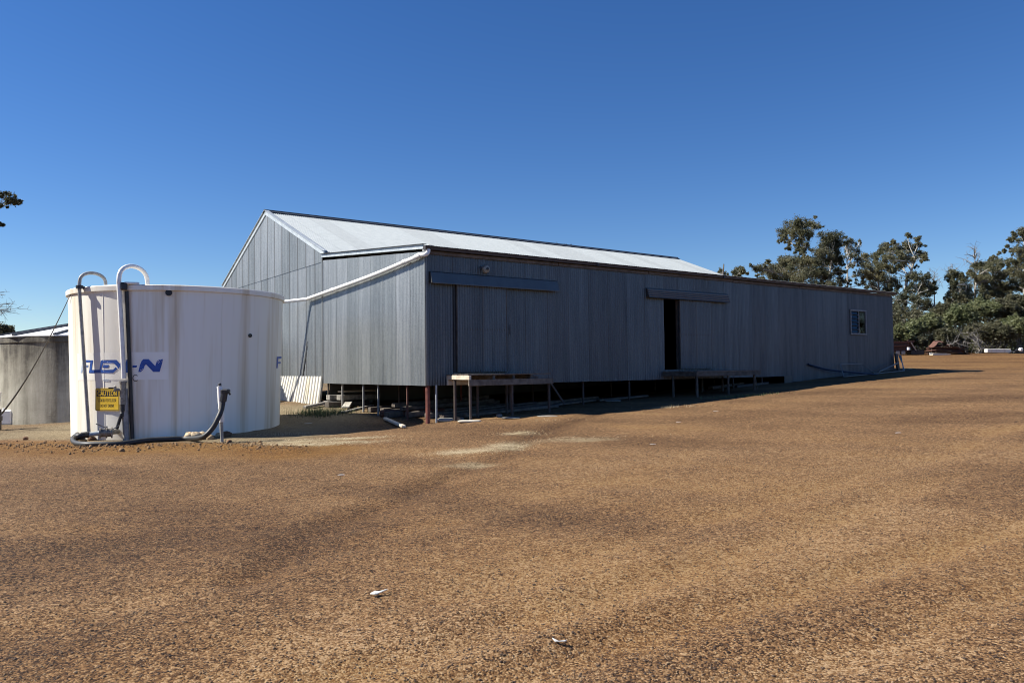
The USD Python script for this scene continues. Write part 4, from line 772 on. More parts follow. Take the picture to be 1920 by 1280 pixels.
# drum, post, board and rope at the left edge
dr = thing('plastic_drum', 'white plastic drum standing against the concrete tank', 'drum')
p = gp(16, 795); q = MB(); q.box(p + [0, .0, .22], (.42, .36, .46), None, .05); obj('body', q, 'white_plastic', dr); q = MB(); q.box(p + [0.02, 0, .475], (.26, .07, .05), None, .02); obj('handle', q, 'white_plastic', dr); q = MB(); q.cyl(p + [-.14, 0, .44], p + [-.14, 0, .50], .04, 12); obj('cap', q, 'white_plastic', dr)
po = thing('timber_post', 'brown timber post at the left edge holding the rope', 'post'); pb_ = gp(-4, 806); q = MB(); q.cyl(pb_ - UZ * .3, at(-3.5, 767, pb_[1]), .085, 10); obj('post', q, 'dark_timber', po, smooth=40)
q = MB(); q.cyl(at(-3, 780, pb_[1] - .1), at(-3, 788, pb_[1] - .1), .10, 10); obj('binding', q, 'rope', po)
q = MB(); q.beam(at(-6, 768, pb_[1] + .05), at(-2.5, 735, pb_[1] + .05), .03, .20, up=(0, 1, 0)); obj('pale_board', q, 'white_plastic', None, label='pale board standing behind the post at the left edge', cat='board')
q = MB(); tr = tp(tphi(-30.3), 1.80, .02); e_ = at(3, 775, pb_[1] - .05); ts = np.linspace(0, 1, 14)[:, None]; rp = tr + (e_ - tr) * ts - UZ * .22 * (4 * ts * (1 - ts)); q.tube(rp, np.linspace(.008, .028, 14), 6); obj('stay_rope', q, 'rope', None, smooth=60, label='dark rope running from the white tank rim down to the post', cat='rope')

# ------------------------------------------------------------------ trees and shrubs
def leaves(centers, size, rs, droop=.55, aspect=.32):
    """one diamond leaf per centre"""
    n = len(centers); th = rs.uniform(0, 2 * np.pi, n); up_ = rs.normal(-droop, .55, n)
    ax = np.c_[np.cos(th), np.sin(th), up_]; ax /= np.linalg.norm(ax, axis=1, keepdims=True)
    rnd = rs.normal(size=(n, 3)); sd = np.cross(ax, rnd); sd /= np.maximum(np.linalg.norm(sd, axis=1, keepdims=True), 1e-6)
    L = size * rs.uniform(.6, 1.4, n)[:, None]; wd = L * aspect
    v = np.stack([centers - ax * L / 2, centers + sd * wd / 2, centers + ax * L / 2, centers - sd * wd / 2], 1).reshape(-1, 3)
    k = np.arange(n)[:, None] * 4; return v, np.vstack([k + [0, 1, 2], k + [0, 2, 3]])
def clump_points(c, r, rs, n, flat=.95, tufts=9):
    """leaf centres gathered in tufts over the outside of a rounded clump"""
    d = rs.normal(size=(tufts, 3)); d /= np.linalg.norm(d, axis=1, keepdims=True); d[:, 2] = d[:, 2] * .95 + .12
    tc = c + d * r * rs.uniform(.35, 1.08, (tufts, 1)) * [1, 1, flat]
    which = rs.integers(0, tufts, n); return tc[which] + rs.normal(size=(n, 3)) * r * .23 * [1, 1, 1]
def limb(q, p, e, r0, r1, rs, n=7, bend=.12):
    p, e = np.asarray(p), np.asarray(e); t = np.linspace(0, 1, n)[:, None]; L = np.linalg.norm(e - p)
    mid = rs.normal(size=3) * bend * L; mid[2] = abs(mid[2]) * .4
    pts = p + (e - p) * t + mid * (4 * t * (1 - t)) * .6 + rs.normal(size=(n, 3)) * .012 * L * np.sin(np.pi * t); q.tube(pts, np.linspace(r0, r1, n), 6, cap=False); return pts
def tree(label, Y, base_px, trunk_px, clumps, leafm, bark, group, seed, dens=1.0, depth=2.2, lsize=.165, r0=.14, name='gum_tree', twigs=6):
    rs = np.random.default_rng(seed); t = thing(name, label, 'tree', group); k = Y / FPX
    bx = at(base_px, 660, Y); base = np.array([bx[0], Y, g(bx[0], Y) - .3]); tr = [base] + [np.array(at(x, y, Y + (rs.uniform(-.4, .4)))) for x, y in trunk_px]
    q = MB(); tp_ = smooth_curve(tr, 5); q.tube(tp_, np.linspace(r0, r0 * .35, len(tp_)), 9, cap=False); pts = []
    for i, (x, y, r) in enumerate(clumps):
        c = np.array(at(x, y, Y + rs.normal() * depth * .6)); rad = r * k
        lower = tp_[tp_[:, 2] < c[2] - .2 * rad]; src = lower[-1 - int(rs.integers(0, max(1, len(lower) // 4)))] if len(lower) else tp_[-1]
        d = np.linalg.norm(lower - c, axis=1) if len(lower) else None
        if d is not None and d.min() < np.linalg.norm(src - c) * .8: src = lower[int(np.argmin(d))]
        L = limb(q, src, c - [0, 0, rad * .2], min(r0 * .45, .015 + .014 * np.linalg.norm(c - src)), .012, rs)
        for _ in range(twigs): s = L[int(rs.integers(3, 7))]; e = c + rs.normal(size=3) * rad * .6; limb(q, s, e, .018, .006, rs, 4)
        pts.append(clump_points(c, rad * 1.12, rs, int(dens * (200 + 2300 * (rad ** 1.7))), tufts=int(10 + 18 * rad)))
        for _ in range(3):
            o = rs.normal(size=3) * rad * [.9, .9, .8] - [0, 0, rad * .45]; pts.append(clump_points(c + o, rad * .5, rs, int(dens * (90 + 950 * (rad ** 1.7) * .45)), tufts=6))
    obj('trunk', q, bark, t, smooth=True)
    v, f = leaves(np.vstack(pts), lsize, rs); obj('crown', (v, f), leafm, t); return t
G_ = 'gum trees behind the shed and the shrubs'
tree('tall gum tree with a mushroom-shaped top rising above the shed roof', 70, 1507, [(1507, 560), (1506, 500), (1505, 465), (1500, 440)], [(1480, 425, 10), (1495, 418, 11), (1510, 418, 10), (1528, 424, 9), (1505, 434, 12), (1490, 438, 10), (1518, 438, 8), (1467, 436, 9), (1471, 447, 7), (1500, 452, 8), (1509, 460, 9), (1480, 455, 4), (1478, 466, 4), (1495, 465, 6)], 'gum_leaf', 'bark_pale', G_, 1)
tree('broad low gum tree spreading left over the roof edge', 66, 1485, [(1480, 580), (1478, 540), (1470, 520)], [(1420, 503, 7), (1431, 506, 9), (1443, 509, 11), (1455, 506, 11), (1469, 501, 12), (1480, 491, 12), (1492, 505, 14), (1507, 500, 14), (1500, 520, 14), (1475, 520, 14), (1450, 520, 12), (1522, 512, 14), (1440, 491, 4), (1466, 487, 6), (1495, 488, 9), (1515, 491, 9), (1530, 533, 12), (1560, 535, 11), (1482, 538, 12), (1545, 520, 11)], 'gum_leaf', 'bark_grey', G_, 2)
tree('dark dense gum tree with pale forking limbs right of the mushroom-topped tree', 68, 1540, [(1545, 580), (1552, 530), (1558, 500)], [(1545, 447, 10), (1560, 443, 11), (1573, 447, 10), (1550, 460, 12), (1565, 460, 12), (1535, 478, 12), (1525, 492, 12), (1548, 476, 13), (1565, 478, 10), (1540, 498, 13), (1558, 492, 11), (1530, 515, 13), (1550, 515, 12), (1574, 490, 9), (1570, 510, 9), (1588, 545, 8), (1577, 528, 8)], 'gum_leaf_dark', 'bark_pale', G_, 3)
tree('thin airy gum tree with sky showing through its crown', 74, 1585, [(1588, 580), (1589, 520), (1588, 490)], [(1585, 452, 8), (1597, 457, 7), (1606, 468, 8), (1612, 452, 3), (1590, 468, 8), (1600, 480, 7), (1610, 490, 6), (1580, 482, 7), (1596, 495, 6), (1575, 510, 6), (1605, 515, 6), (1590, 525, 6), (1618, 532, 6)], 'gum_leaf', 'bark_pale', G_, 4, dens=.6)
tree('gum tree with a bright white forked trunk beyond the shed end', 66, 1695, [(1695, 600), (1698, 560), (1700, 527), (1709, 508), (1715, 482)], [(1702, 440, 5), (1720, 448, 5), (1675, 453, 4), (1659, 462, 7), (1650, 472, 7), (1670, 470, 9), (1685, 468, 10), (1700, 461, 8), (1712, 465, 8), (1724, 458, 5), (1730, 478, 7), (1734, 483, 5), (1665, 485, 10), (1680, 486, 10), (1697, 483, 10), (1711, 487, 8), (1655, 500, 10), (1672, 506, 9), (1690, 500, 7), (1722, 474, 5)], 'gum_leaf', 'bark_pale', G_, 5, r0=.2)
tree('leafy gum tree just above the far end of the roof', 70, 1650, [(1650, 580), (1648, 540), (1642, 510)], [(1640, 485, 9), (1622, 482, 8), (1628, 498, 10), (1645, 500, 10), (1635, 515, 12), (1652, 518, 12), (1620, 515, 10), (1665, 525, 10), (1640, 535, 12), (1665, 545, 12), (1680, 530, 10)], 'gum_leaf', 'bark_grey', G_, 6)
tree('low dark gum tree behind the shrubs right of the white trunk', 63, 1720, [(1722, 600), (1724, 570), (1722, 545)], [(1708, 516, 8), (1720, 520, 9), (1734, 526, 9), (1745, 536, 8), (1726, 538, 11), (1710, 543, 11), (1740, 551, 9), (1750, 541, 5), (1714, 562, 12), (1734, 568, 11), (1690, 560, 11), (1684, 578, 12), (1702, 588, 12), (1680, 600, 11), (1660, 565, 12), (1650, 560, 10), (1672, 590, 12), (1745, 575, 9), (1720, 590, 12)], 'gum_leaf_dark', 'bark_pale', G_, 7)
tree('round-headed gum tree between the two bare trees', 66, 1800, [(1800, 600), (1803, 575), (1800, 548)], [(1790, 514, 9), (1780, 519, 7), (1801, 518, 7), (1806, 530, 9), (1789, 531, 6), (1812, 542, 11), (1798, 553, 9), (1783, 551, 7), (1815, 560, 11), (1795, 570, 9), (1780, 565, 8), (1818, 575, 10), (1788, 540, 8), (1806, 560, 10)], 'gum_leaf', 'bark_pale', G_, 8)
tree('wide gum tree with a pale trunk below the bare twisted branches', 68, 1828, [(1828, 580), (1829, 540), (1832, 520)], [(1830, 501, 8), (1839, 498, 8), (1846, 506, 9), (1824, 511, 8), (1835, 520, 11), (1846, 531, 11), (1855, 493, 8), (1865, 488, 8), (1875, 492, 7), (1862, 502, 9), (1871, 513, 10), (1860, 525, 10), (1850, 542, 11), (1881, 522, 9), (1870, 536, 9), (1840, 550, 10), (1885, 538, 10), (1892, 550, 10), (1875, 552, 10), (1852, 555, 10), (1890, 510, 7), (1848, 518, 9)], 'gum_leaf', 'bark_pale', G_, 9)
tree('tall gum tree cut off by the right edge', 66, 1925, [(1922, 580), (1920, 520), (1922, 470), (1922, 440)], [(1916, 432, 7), (1906, 440, 6), (1897, 450, 5), (1918, 447, 7), (1912, 468, 9), (1899, 471, 5), (1889, 462, 3), (1883, 470, 3), (1918, 485, 11), (1909, 496, 10), (1905, 511, 11), (1919, 515, 12), (1895, 490, 7), (1900, 531, 11), (1916, 537, 12), (1936, 470, 14), (1942, 500, 15), (1932, 440, 10), (1940, 530, 14)], 'gum_leaf', 'bark_pale', G_, 10)
tree('small clipped-off crown showing over the roof edge, left of the taller gums', 62, 1383, [(1383, 560), (1382, 525)], [(1385, 505, 7), (1377, 512, 6), (1392, 508, 5), (1382, 520, 7)], 'gum_leaf', 'bark_grey', G_, 11)
tree('tiny tree tip with bare twigs over the roof edge, furthest left of the right-hand trees', 66, 1354, [(1354, 560), (1355, 530), (1357, 495)], [(1352, 509, 5), (1357, 514, 5)], 'gum_leaf', 'bark_grey', G_, 12)
tree('distant tree showing only its tips over the ridge of the shed roof', 78, 1062, [(1062, 560), (1062, 490)], [(1043, 464, 5), (1058, 463, 4.5), (1068, 464, 4), (1076, 467, 4), (1080, 470, 5), (1036, 468, 5), (1060, 475, 9)], 'gum_leaf_dark', 'bark_grey', G_, 13)
tree('gum tree at the left edge with loose leaf clusters and bare lower twigs', 46, -95, [(-92, 600), (-85, 520), (-78, 450), (-70, 400)], [(3, 366, 6), (20, 370, 7), (29, 379, 6), (15, 379, 6), (2, 421, 4), (-20, 380, 12), (-45, 360, 18), (-80, 350, 20), (-60, 400, 16), (-110, 380, 22), (-30, 430, 10), (-120, 430, 20)], 'gum_leaf_dark', 'bark_grey', None, 14, lsize=.15, r0=.25)
def dead(label, Y, base_px, tips, seed, r0=.1, name='dead_tree', z_px=None, m='dead_wood'):
    rs = np.random.default_rng(seed); t = thing(name, label, 'dead tree' if name == 'dead_tree' else 'branch'); bx = at(base_px, 650, Y); base = np.array([bx[0], Y, g(bx[0], Y) - .2]) if z_px is None else np.array(at(base_px, z_px, Y)); q = MB()
    mid = np.array(at(tips[0][0], (tips[0][1] + (z_px or 640)) / 2, Y)); tr = smooth_curve([base, mid, np.array(at(tips[0][0], tips[0][1], Y))], 6); q.tube(tr, np.linspace(r0, r0 * .25, len(tr)), 7, cap=False); w = MB()
    for x, y in tips[1:]:
        e = np.array(at(x, y, Y + rs.normal() * .6)); low = tr[tr[:, 2] < max(e[2] - .25, tr[1][2])]; s = low[-1] if len(low) else tr[1]; L = limb(q, s, e, r0 * .4, .012, rs, 7, .16)
        for _ in range(5): o = L[int(rs.integers(2, 7))]; ee = o + rs.normal(size=3) * .35 + (e - s) * .18; l2 = limb(w, o, ee, .016, .005, rs, 4); l3 = limb(w, l2[2], l2[2] + rs.normal(size=3) * .2, .009, .004, rs, 3)
    obj('trunk', q, m, t, smooth=True); obj('twigs', w, m, t, smooth=True)
dead('bare twisted dead tree standing above the wide gum at the right', 69, 1832, [(1828, 485), (1820, 464), (1828, 460), (1833, 474), (1838, 480), (1808, 478), (1812, 490), (1806, 486), (1842, 486), (1830, 470)], 21, .14)
dead('thin bare grey tree in the gap between two gum trees', 64, 1752, [(1752, 530), (1744, 515), (1758, 512), (1766, 520), (1740, 528), (1762, 535), (1752, 508)], 22, .09)
dead('spindly bare saplings left of the round-headed gum', 68, 1782, [(1782, 515), (1778, 500), (1786, 498), (1775, 508), (1795, 503)], 23, .06)
dead('leafless grey fallen branch reaching out of the shrubs', 52.5, 1842, [(1835, 640), (1800, 640), (1806, 630), (1815, 625), (1822, 622), (1835, 632), (1842, 640), (1838, 650), (1828, 636)], 24, .07, 'fallen_branch', 655)
dead('bare pale stems fanning up behind the rusty sheets', 53, 1783, [(1784, 645), (1777, 648), (1790, 640), (1780, 642), (1795, 636)], 25, .05, 'fallen_branch', 660)
dead('bare twig sprays hanging at the left edge below the leaf clusters', 44, -60, [(-30, 560), (10, 552), (32, 578), (25, 570), (12, 585), (8, 548), (20, 582), (2, 590), (30, 583), (5, 572)], 26, .10, 'fallen_branch', 600, 'bark_grey')
def shrub(label, Y, c, r, seed, m, dens=1.0, asp=.85, group='green shrubs along the yard edge'):
    rs = np.random.default_rng(seed); t = thing('shrub', label, 'shrub', group); k = Y / FPX; P = np.array(at(c[0], c[1], Y)); R = r * k; base = np.array([P[0], P[1], g(P[0], P[1]) - .1]); q = MB(); pts = []
    for i in range(26):
        d = rs.normal(size=3); d /= np.linalg.norm(d); d[2] = abs(d[2]) * 1.25 - .55; cc = P + d * R * rs.uniform(.4, .95) * [1, 1, asp]; cc[2] = max(cc[2], base[2] + .35)
        if i < 9: limb(q, base + rs.normal(size=3) * [.2, .2, 0], cc, .03, .008, rs, 6)
        pts.append(clump_points(cc, R * .40, rs, int(420 * dens), tufts=14))
    nb = int(500 * dens); th = rs.uniform(0, 2 * np.pi, nb); rr = R * np.sqrt(rs.uniform(0, 1, nb)); pts.append(np.c_[P[0] + rr * np.cos(th), P[1] + rr * np.sin(th), base[2] + .3 + rs.uniform(0, 1, nb) * max(.3, P[2] - base[2])])
    obj('stems', q, 'bark_grey', t, smooth=True); v, f = leaves(np.vstack(pts), .19, rs, .1, .36); obj('foliage', (v, f), m, t)
SH = [('bright green shrub beside the far shed corner', 54, (1690, 627), 21, 'shrub_leaf'), ('bright green shrub second from the far shed corner', 55, (1715, 618), 23, 'shrub_leaf'), ('rounded green shrub above the rusty sheet pile', 56, (1745, 610), 24, 'shrub_leaf'), ('dark shaded shrub behind the rusty sheet pile', 54, (1772, 632), 20, 'shrub_leaf_dull'), ('greyish brown shrub behind the rounded green one', 60, (1768, 585), 20, 'shrub_leaf_dull'), ('large pale green shrub in the middle of the thicket', 57, (1805, 592), 27, 'shrub_leaf'),
    ('tall green shrub with light tips above the fallen branch', 58, (1840, 580), 28, 'shrub_leaf'), ('dull shrub directly behind the fallen branch', 55, (1832, 625), 22, 'shrub_leaf_dull'), ('olive shrub towards the right edge', 58, (1880, 580), 28, 'shrub_leaf_dull'), ('shaded shrub above the white beam', 54.5, (1868, 622), 24, 'shrub_leaf_dull'), ('green shrub above the black scrap at the right edge', 55, (1903, 612), 26, 'shrub_leaf'), ('tallest dull shrub at the right edge', 60, (1912, 568), 24, 'shrub_leaf_dull'), ('shrub cut off by the right edge of the view', 57, (1950, 600), 30, 'shrub_leaf'), ('small dark bush behind the black tray', 53.5, (1722, 640), 13, 'shrub_leaf_dull'), ('low twiggy bush left of the fallen branch', 54, (1800, 640), 14, 'shrub_leaf_dull')]
for i, (l, Yv, c, r, m) in enumerate(SH): shrub(l, Yv, c, r, 60 + i, m)
shrub('dark bush over the concrete tank roof at the left edge', 46, (2, 622), 13, 90, 'gum_leaf_dark', .8, group=None)
tree('hidden-based dark bush tree left of the concrete tank roof', 48, -20, [(-20, 640), (-16, 625)], [(-12, 616, 14), (12, 615, 7), (20, 622, 7), (-30, 620, 14)], 'gum_leaf_dark', 'bark_grey', None, 91, name='bush_tree')
# dark scrub behind the shrubs that closes the view to the ground
rs = np.random.default_rng(77); n = 42000; xs = rs.uniform(20, 62, n); ys = 60 + rs.uniform(-1.5, 3.5, n) + (xs - 40) * .05; zs = ground0(xs, ys) + rs.uniform(0, 1, n) ** 1.3 * (3.1 + 1.1 * meshkit.noise(np.c_[xs * .4, ys * 0, ys * 0], 4))
v, f = leaves(np.c_[xs, ys, zs], .30, rs, .1, .4); obj('scrub', (v, f), 'shrub_leaf_dull', None, label='dense dull scrub filling in behind the shrubs and under the gum trees', cat='scrub', kind='stuff')

# unseen bush belt, added to block low sky and darken the long wall
n = 44000; tb = rs.uniform(0, 1, n) ; bp = np.array([(66, 58), (70, 20), (66, -20), (45, -52), (10, -64), (-30, -60), (-62, -30), (-68, 10), (-64, 36)], float); kk = tb * 8; k0 = np.minimum(kk.astype(int), 7); fr = (kk - k0)[:, None]
bxy = bp[k0] * (1 - fr) + bp[k0 + 1] * fr + rs.normal(0, 1.6, (n, 2)); hgt = 7.5 + 4.5 * meshkit.noise(np.c_[bxy * .13, 0 * tb], 6) ; bz = ground0(bxy[:, 0], bxy[:, 1]) + rs.uniform(0, 1, n) ** .8 * hgt
v, f = leaves(np.c_[bxy, bz], .95, rs, .1, .6); obj('added_tree_belt', (v, f), 'gum_leaf_dark', None, label='added unseen belt of bush that blocks low sky round the yard, on the right, behind and on the left', cat='trees', kind='stuff')
# ------------------------------------------------------------------ scrap along the far edge of the yard
JY = 51.5
def J(px, py, Y=JY): return np.array(at(px, py, Y))
hb = thing('rusty_bin', 'dark rusty steel hopper bin standing on blocks by the far shed corner', 'bin')
q = MB(); top = [(1645, 640), (1703, 641), (1700, 644)]; X0, X1 = J(1648, 650)[0], J(1716, 650)[0]; zt = J(1700, 641)[2]; zb = J(1700, 659)[2]
q.add([(X0, JY, zt), (X1 - .45, JY, zt), (X1 - .05, JY, zt + .05), (X0, JY + 1.6, zt), (X1 - .05, JY + 1.6, zt + .05), (X0, JY + .1, zb), (X1 - .35, JY + .1, zb), (X1 - .15, JY + .5, zb), (X0, JY + 1.5, zb), (X1 - .15, JY + 1.5, zb)], [[0, 5, 6, 1], [1, 6, 7, 2], [2, 7, 9, 4], [4, 9, 8, 3], [3, 8, 5, 0], [5, 8, 9, 6]]); obj('body', q, 'rust_dark', hb)
q = MB(); q.beam((X0, JY - .02, zt), (X1 - .45, JY - .02, zt), .06, .10); q.beam((X1 - .45, JY - .02, zt), (X1 - .05, JY, zt + .05), .06, .08); q.beam((X0, JY - .03, zb + .35), (X1 - .5, JY - .03, zb + .42), .05, .08); obj('rim', q, 'rust', hb)
for i, px in enumerate((1685, 1695)): p = J(px, 661.5); q = MB(); q.box((p[0], JY + .2, p[2] + .02), (.26, .3, .22), None, .03); obj('block', q, 'slab', None, label=['left pale concrete block under the rusty bin', 'right pale concrete block under the rusty bin'][i], cat='block')
q = MB(); p = J(1720, 660); 
for k, (a_, b_) in enumerate((((0, 0, 0), (.9, 0, 0)), ((0, .5, 0), (.9, .5, 0)), ((0, 0, 0), (0, .5, 0)), ((.9, 0, 0), (.9, .5, 0)))): q.box(p + (np.array(a_) + b_) / 2 - [.45, 0, 0.02], np.abs(np.array(b_) - a_) + [.05, .05, .30], None, .01)
q.box(p + [0, .25, -.1], (.85, .45, .05)); obj('black_tray', q, 'black_plastic', None, label='black trough on the ground right of the rusty bin', cat='trough')
q = MB(); q.beam(J(1707, 640), J(1719, 659), .05, .06); obj('pale_stick', q, 'pale_timber', None, label='pale stick leaning across the black scrap beside the rusty bin', cat='stick')
q = MB(); q.cyl(J(1703, 651), J(1703, 656) , .12, 10); obj('white_can', q, 'white_plastic', None, label='small white can between the rusty bin and the black trough', cat='can')
q = MB(); q.beam(J(1702, 637, JY + .4), J(1716, 662, JY + .4), .10, .12); q.beam(J(1700, 644, JY + .6), J(1709, 640, JY + .6), .08, .1); obj('scrap_bar', q, 'rust_dark', None, label='dark steel bar tilted beside the rusty bin', cat='scrap')
r4 = np.random.default_rng(8); RS = 'rusty sheets in the scrap pile'
for i in range(11):
    x0 = 1739 + r4.uniform(0, 14); x1 = 1790 + r4.uniform(0, 22); zpx = 663 - i * 1.15; q = MB(); a_, b_ = J(x0, zpx + r4.uniform(-.6, .6), JY + r4.uniform(-.2, .4)), J(x1, zpx + r4.uniform(-.8, .8), JY + r4.uniform(-.2, .4)); q.beam(a_, b_, 1.0, .03)
    obj('rusty_sheet', q, ['rust', 'rust_dark'][i % 2], None, label=f"flat rusty iron sheet {['at the bottom', 'second from the bottom', 'third from the bottom', 'fourth from the bottom', 'fifth from the bottom', 'in the middle', 'fifth from the top', 'fourth from the top', 'third from the top', 'second from the top', 'on top'][i]} of the flat scrap stack", cat='metal sheet', group=RS)
for i, (x0, y0, x1, y1) in enumerate([(1745, 652, 1765, 641), (1752, 653, 1775, 648), (1758, 642, 1778, 652), (1750, 648, 1760, 642), (1768, 648, 1790, 653), (1794, 655, 1808, 664), (1790, 658, 1806, 661)]):
    q = MB(); A_, B_ = J(x0, y0, JY + .3), J(x1, y1, JY + .5); m_ = (A_ + B_) / 2 + [0, 0, .12]; c_ = smooth_curve([A_, m_, B_], 5); n_ = len(c_); q.add(np.vstack([c_ + [0, -.3, 0], c_ + [0, .3, .1]]), [[k, k + 1, n_ + k + 1, n_ + k] for k in range(n_ - 1)]); obj('bent_sheet', q, 'rust', None, smooth=True, label=f"curled rusty sheet {['at the left foot', 'across the middle', 'at the crest', 'standing on the left', 'on the right shoulder', 'hanging off the right end', 'lowest at the right end'][i]} of the scrap pile", cat='metal sheet', group='curled rusty sheets on the scrap pile')
q = MB(); a_, b_ = J(1746, 664, JY - .5), J(1779, 664, JY - .5); q.beam(a_ + [0, 0, -.04], b_ + [0, 0, -.04], .4, .04); q.beam(a_ + [0, -.2, .02], b_ + [0, -.2, .02], .04, .05); q.beam(a_ + [0, .2, .05], b_ + [0, .2, .05], .04, .14); obj('white_trough', q, 'cream_sheet', None, label='long pale trough lying in front of the rusty sheet pile', cat='trough')
q = MB(); q.beam(J(1848, 657.5), J(1893, 658), .35, .26, bevel=.03); obj('pale_beam', q, 'cream_sheet', None, label='long cream beam on the ground left of the black pipes', cat='beam')
for i in range(13):
    q = MB(); x0, y0 = r4.uniform(1872, 1905), r4.uniform(656, 664); x1, y1 = x0 + r4.uniform(10, 40), r4.uniform(655, 664); A_, B_ = J(x0, y0, JY + r4.uniform(-.3, .3)), J(x1, y1, JY + r4.uniform(-.3, .3)); q.tube(smooth_curve([A_, (A_ + B_) / 2 + r4.normal(size=3) * .12, B_], 5), .045, 7); obj('black_pipe', q, 'black_plastic', None, smooth=50, label='black plastic pipe in the tangled heap at the right edge', cat='pipe', group='black pipes in the tangled heap')
q = MB(); q.box(J(1914, 655, JY - .4), (.24, .22, .24), None, .06); obj('white_bucket', q, 'white_plastic', None, label='white bucket lying on the heap of black pipes', cat='bucket')

# ------------------------------------------------------------------ gravel, straw, grass, litter
rs = np.random.default_rng(15)
pi = UsdGeom.PointInstancer.Define(stage, '/World/gravel'); data(pi.GetPrim(), 'loose laterite pebbles strewn over the near gravel', 'gravel', kind='stuff')
pbr('pebble_dark', (.035, .022, .014), (.085, .05, .028), 60, rough=.8); pbr('pebble_brown', (.10, .055, .026), (.19, .108, .052), 60, rough=.85); pbr('pebble_tan', (.20, .125, .062), (.33, .225, .125), 60, rough=.9)
protos = []
for i in range(6):
    ic = trimesh.creation.icosphere(1, 1.0); v = np.array(ic.vertices); v = v * (1 + .5 * (meshkit.fbm(v * 1.5 + 9 * i, 2, i) - .5))[:, None] * rs.uniform(.75, 1.2, 3) * [1, 1, .75]
    pth = f'/World/gravel/prototypes/pebble_{i + 1:03d}'; UsdGeom.Scope.Define(stage, '/World/gravel/prototypes'); usdkit.mesh(stage, pth, (v, ic.faces), MATS[['pebble_dark', 'pebble_brown', 'pebble_tan'][i % 3]], smooth=True); protos.append(Sdf.Path(pth))
pi.CreatePrototypesRel().SetTargets(protos)
N = 95000; yy_ = 2.6 + 9.5 * rs.uniform(0, 1, N) ** 1.25; xx_ = rs.uniform(-1, 1, N) * (yy_ * .72 + .4)
tn = np.clip(meshkit.fbm(np.c_[xx_ * .9, yy_ * 1.3, 0 * xx_], 3, 12), 0, 1); keep = rs.uniform(0, 1, N) < .25 + 1.1 * tn; xx_, yy_, tn = xx_[keep], yy_[keep], tn[keep]; N = len(xx_)
zz_ = ground(xx_, yy_); szs = .0040 * np.exp(rs.normal(0, .28, N))
pi.CreatePositionsAttr(Vt.Vec3fArray.FromNumpy(np.c_[xx_, yy_, zz_ + szs * .3].astype(np.float32)))
pi.CreateProtoIndicesAttr(Vt.IntArray.FromNumpy(rs.choice([0, 3, 1, 4, 2, 5], N, p=[.17, .17, .19, .19, .14, .14]).astype(np.int32)))
pi.CreateScalesAttr(Vt.Vec3fArray.FromNumpy(np.repeat(szs[:, None], 3, 1).astype(np.float32)))
an = rs.uniform(0, 2 * np.pi, N) / 2; pi.CreateOrientationsAttr(Vt.QuathArray([Gf.Quath(float(math.cos(a)), 0, 0, float(math.sin(a))) for a in an]))
# coarser stones along the bank and about the yard
q = MB(); ic = trimesh.creation.icosphere(1, 1.0)
for i in range(1500):
    if i < 900: s_ = rs.uniform(); k_ = rs.integers(0, len(BANK) - 1); p = BANK[k_] + (BANK[k_ + 1] - BANK[k_]) * s_ + rs.normal(size=2) * [.2, .35]; r = .012 * math.exp(rs.normal(0, .4))
    else: y_ = rs.uniform(7, 30); p = np.array([rs.uniform(-.7, .7) * y_, y_]); r = .007 * math.exp(rs.normal(0, .35))
    v = ic.vertices * (r * rs.uniform(.7, 1.3, 3)); q.add(v + [p[0], p[1], g(p[0], p[1]) + r * .3], ic.faces)
obj('loose_stones', q, 'tan_stone', None, smooth=True, label='scatter of small tan stones along the gravel bank and over the yard', cat='stones', kind='stuff')
def blades(pts, h, w, rs, lean=.5, flat=False):
    n = len(pts); th = rs.uniform(0, 2 * np.pi, n); ln = rs.uniform(1.25, 1.56, n) if flat else rs.normal(0, lean, n); hh = h * rs.uniform(.5, 1.3, n); d = np.c_[np.cos(th) * np.sin(ln), np.sin(th) * np.sin(ln), np.cos(ln)] * hh[:, None]; s = np.c_[-np.sin(th), np.cos(th), 0 * th] * w
    v = np.stack([pts - s, pts + s, pts + d], 1).reshape(-1, 3); return v, np.arange(n * 3).reshape(-1, 3)
def patch(px, py, rx, ry, n): c = gp(px, py); p = np.c_[c[0] + rs.normal(0, rx, n), c[1] + rs.normal(0, ry, n)]; return np.c_[p, ground(p[:, 0], p[:, 1])]
v, f = blades(np.vstack([patch(590, 777, .35, .25, 420), patch(620, 775, .4, .2, 420), patch(605, 780, .3, .2, 200)]), .20, .006, rs); obj('grass_tuft', (v, f), 'grass_green', None, label='dark green grass tuft at the sun edge between tank and shed', cat='grass', kind='stuff')
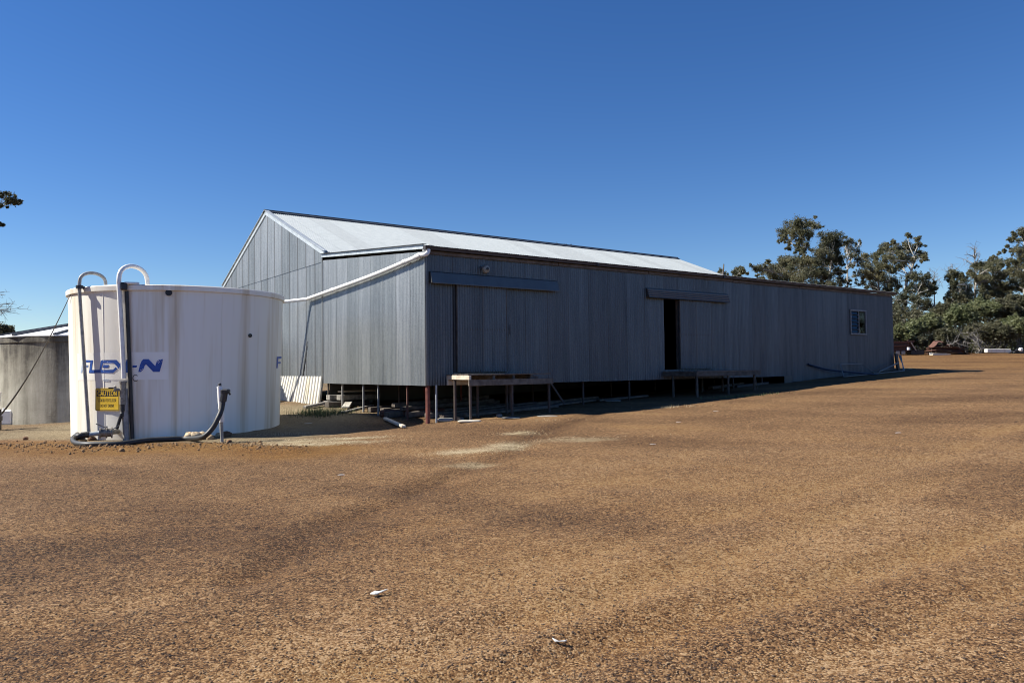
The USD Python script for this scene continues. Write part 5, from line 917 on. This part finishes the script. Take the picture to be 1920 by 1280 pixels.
v, f = blades(np.vstack([patch(1375, 745, .45, .12, 260), patch(1410, 742, .5, .12, 160)]), .07, .006, rs); obj('grass_tuft', (v, f), 'grass_green', None, label='sparse green grass at the shadow edge before the second platform', cat='grass', kind='stuff')
v, f = blades(np.vstack([patch(1255, 764, .45, .10, 260), patch(538, 815, .4, .08, 120), patch(1040, 788, .5, .08, 60)]), .06, .003, rs, .9); obj('dry_grass', (v, f), 'straw', None, label='dry straw tufts along the edge of the shed shadow', cat='grass', kind='stuff')
v, f = blades(np.vstack([patch(x, y, a_, b_, n_) for x, y, a_, b_, n_ in ((600, 834, .7, .2, 900), (660, 823, .5, .12, 500), (955, 838, .22, .3, 500), (975, 812, .25, .15, 300), (870, 848, .4, .2, 300), (1085, 822, .6, .15, 250), (550, 826, .4, .1, 250))]) + [0, 0, .006], .08, .004, rs, 1.35, True); obj('straw_litter', (v, f), 'straw', None, label='bleached straw lying flat in pale patches before the shed', cat='straw', kind='stuff')
def scrap(px, py, poly, lab):
    p = gp(px, py); P = Polygon(poly); q = MB(); q.prism(P, 0, .006, lambda v: np.c_[p[0] + v[:, 0], p[1] + v[:, 1] * .8, p[2] + .012 + v[:, 2] + .25 * np.abs(v[:, 1]) + .12 * np.abs(v[:, 0])]); obj('litter', q, 'leaf_litter_white', None, label=lab, cat='litter')
scrap(704, 1124, [(-.035, .0), (.0, -.04), (.012, -.015), (.075, .05), (.02, .03), (-.01, .04)], 'torn white scrap with a curled tail lying on the near gravel')
scrap(1048, 1212, [(-.035, .03), (-.02, -.005), (.03, -.018), (.045, .005), (.0, .004)], 'small curved white scrap on the gravel nearest the camera')
for i, (px, py, s, lab) in enumerate([(640, 894, .05, 'white fleck on the gravel in front of the white tank'), (1684, 816, .05, 'white fleck on the gravel near the right edge'), (1272, 793, .05, 'left white fleck near the shadow edge'), (1342, 773, .06, 'right white fleck near the shadow edge'), (1224, 834, .05, 'white fleck in the middle of the yard'), (1706, 693, .10, 'white scrap at the tip of the shadow by the far shed corner'), (578, 795, .10, 'pale stick in the tank shadow')]): scrap(px, py, [(-s, 0), (-s * .3, -s * .4), (s, -.1 * s), (s * .6, s * .3), (-.4 * s, s * .35)], lab)
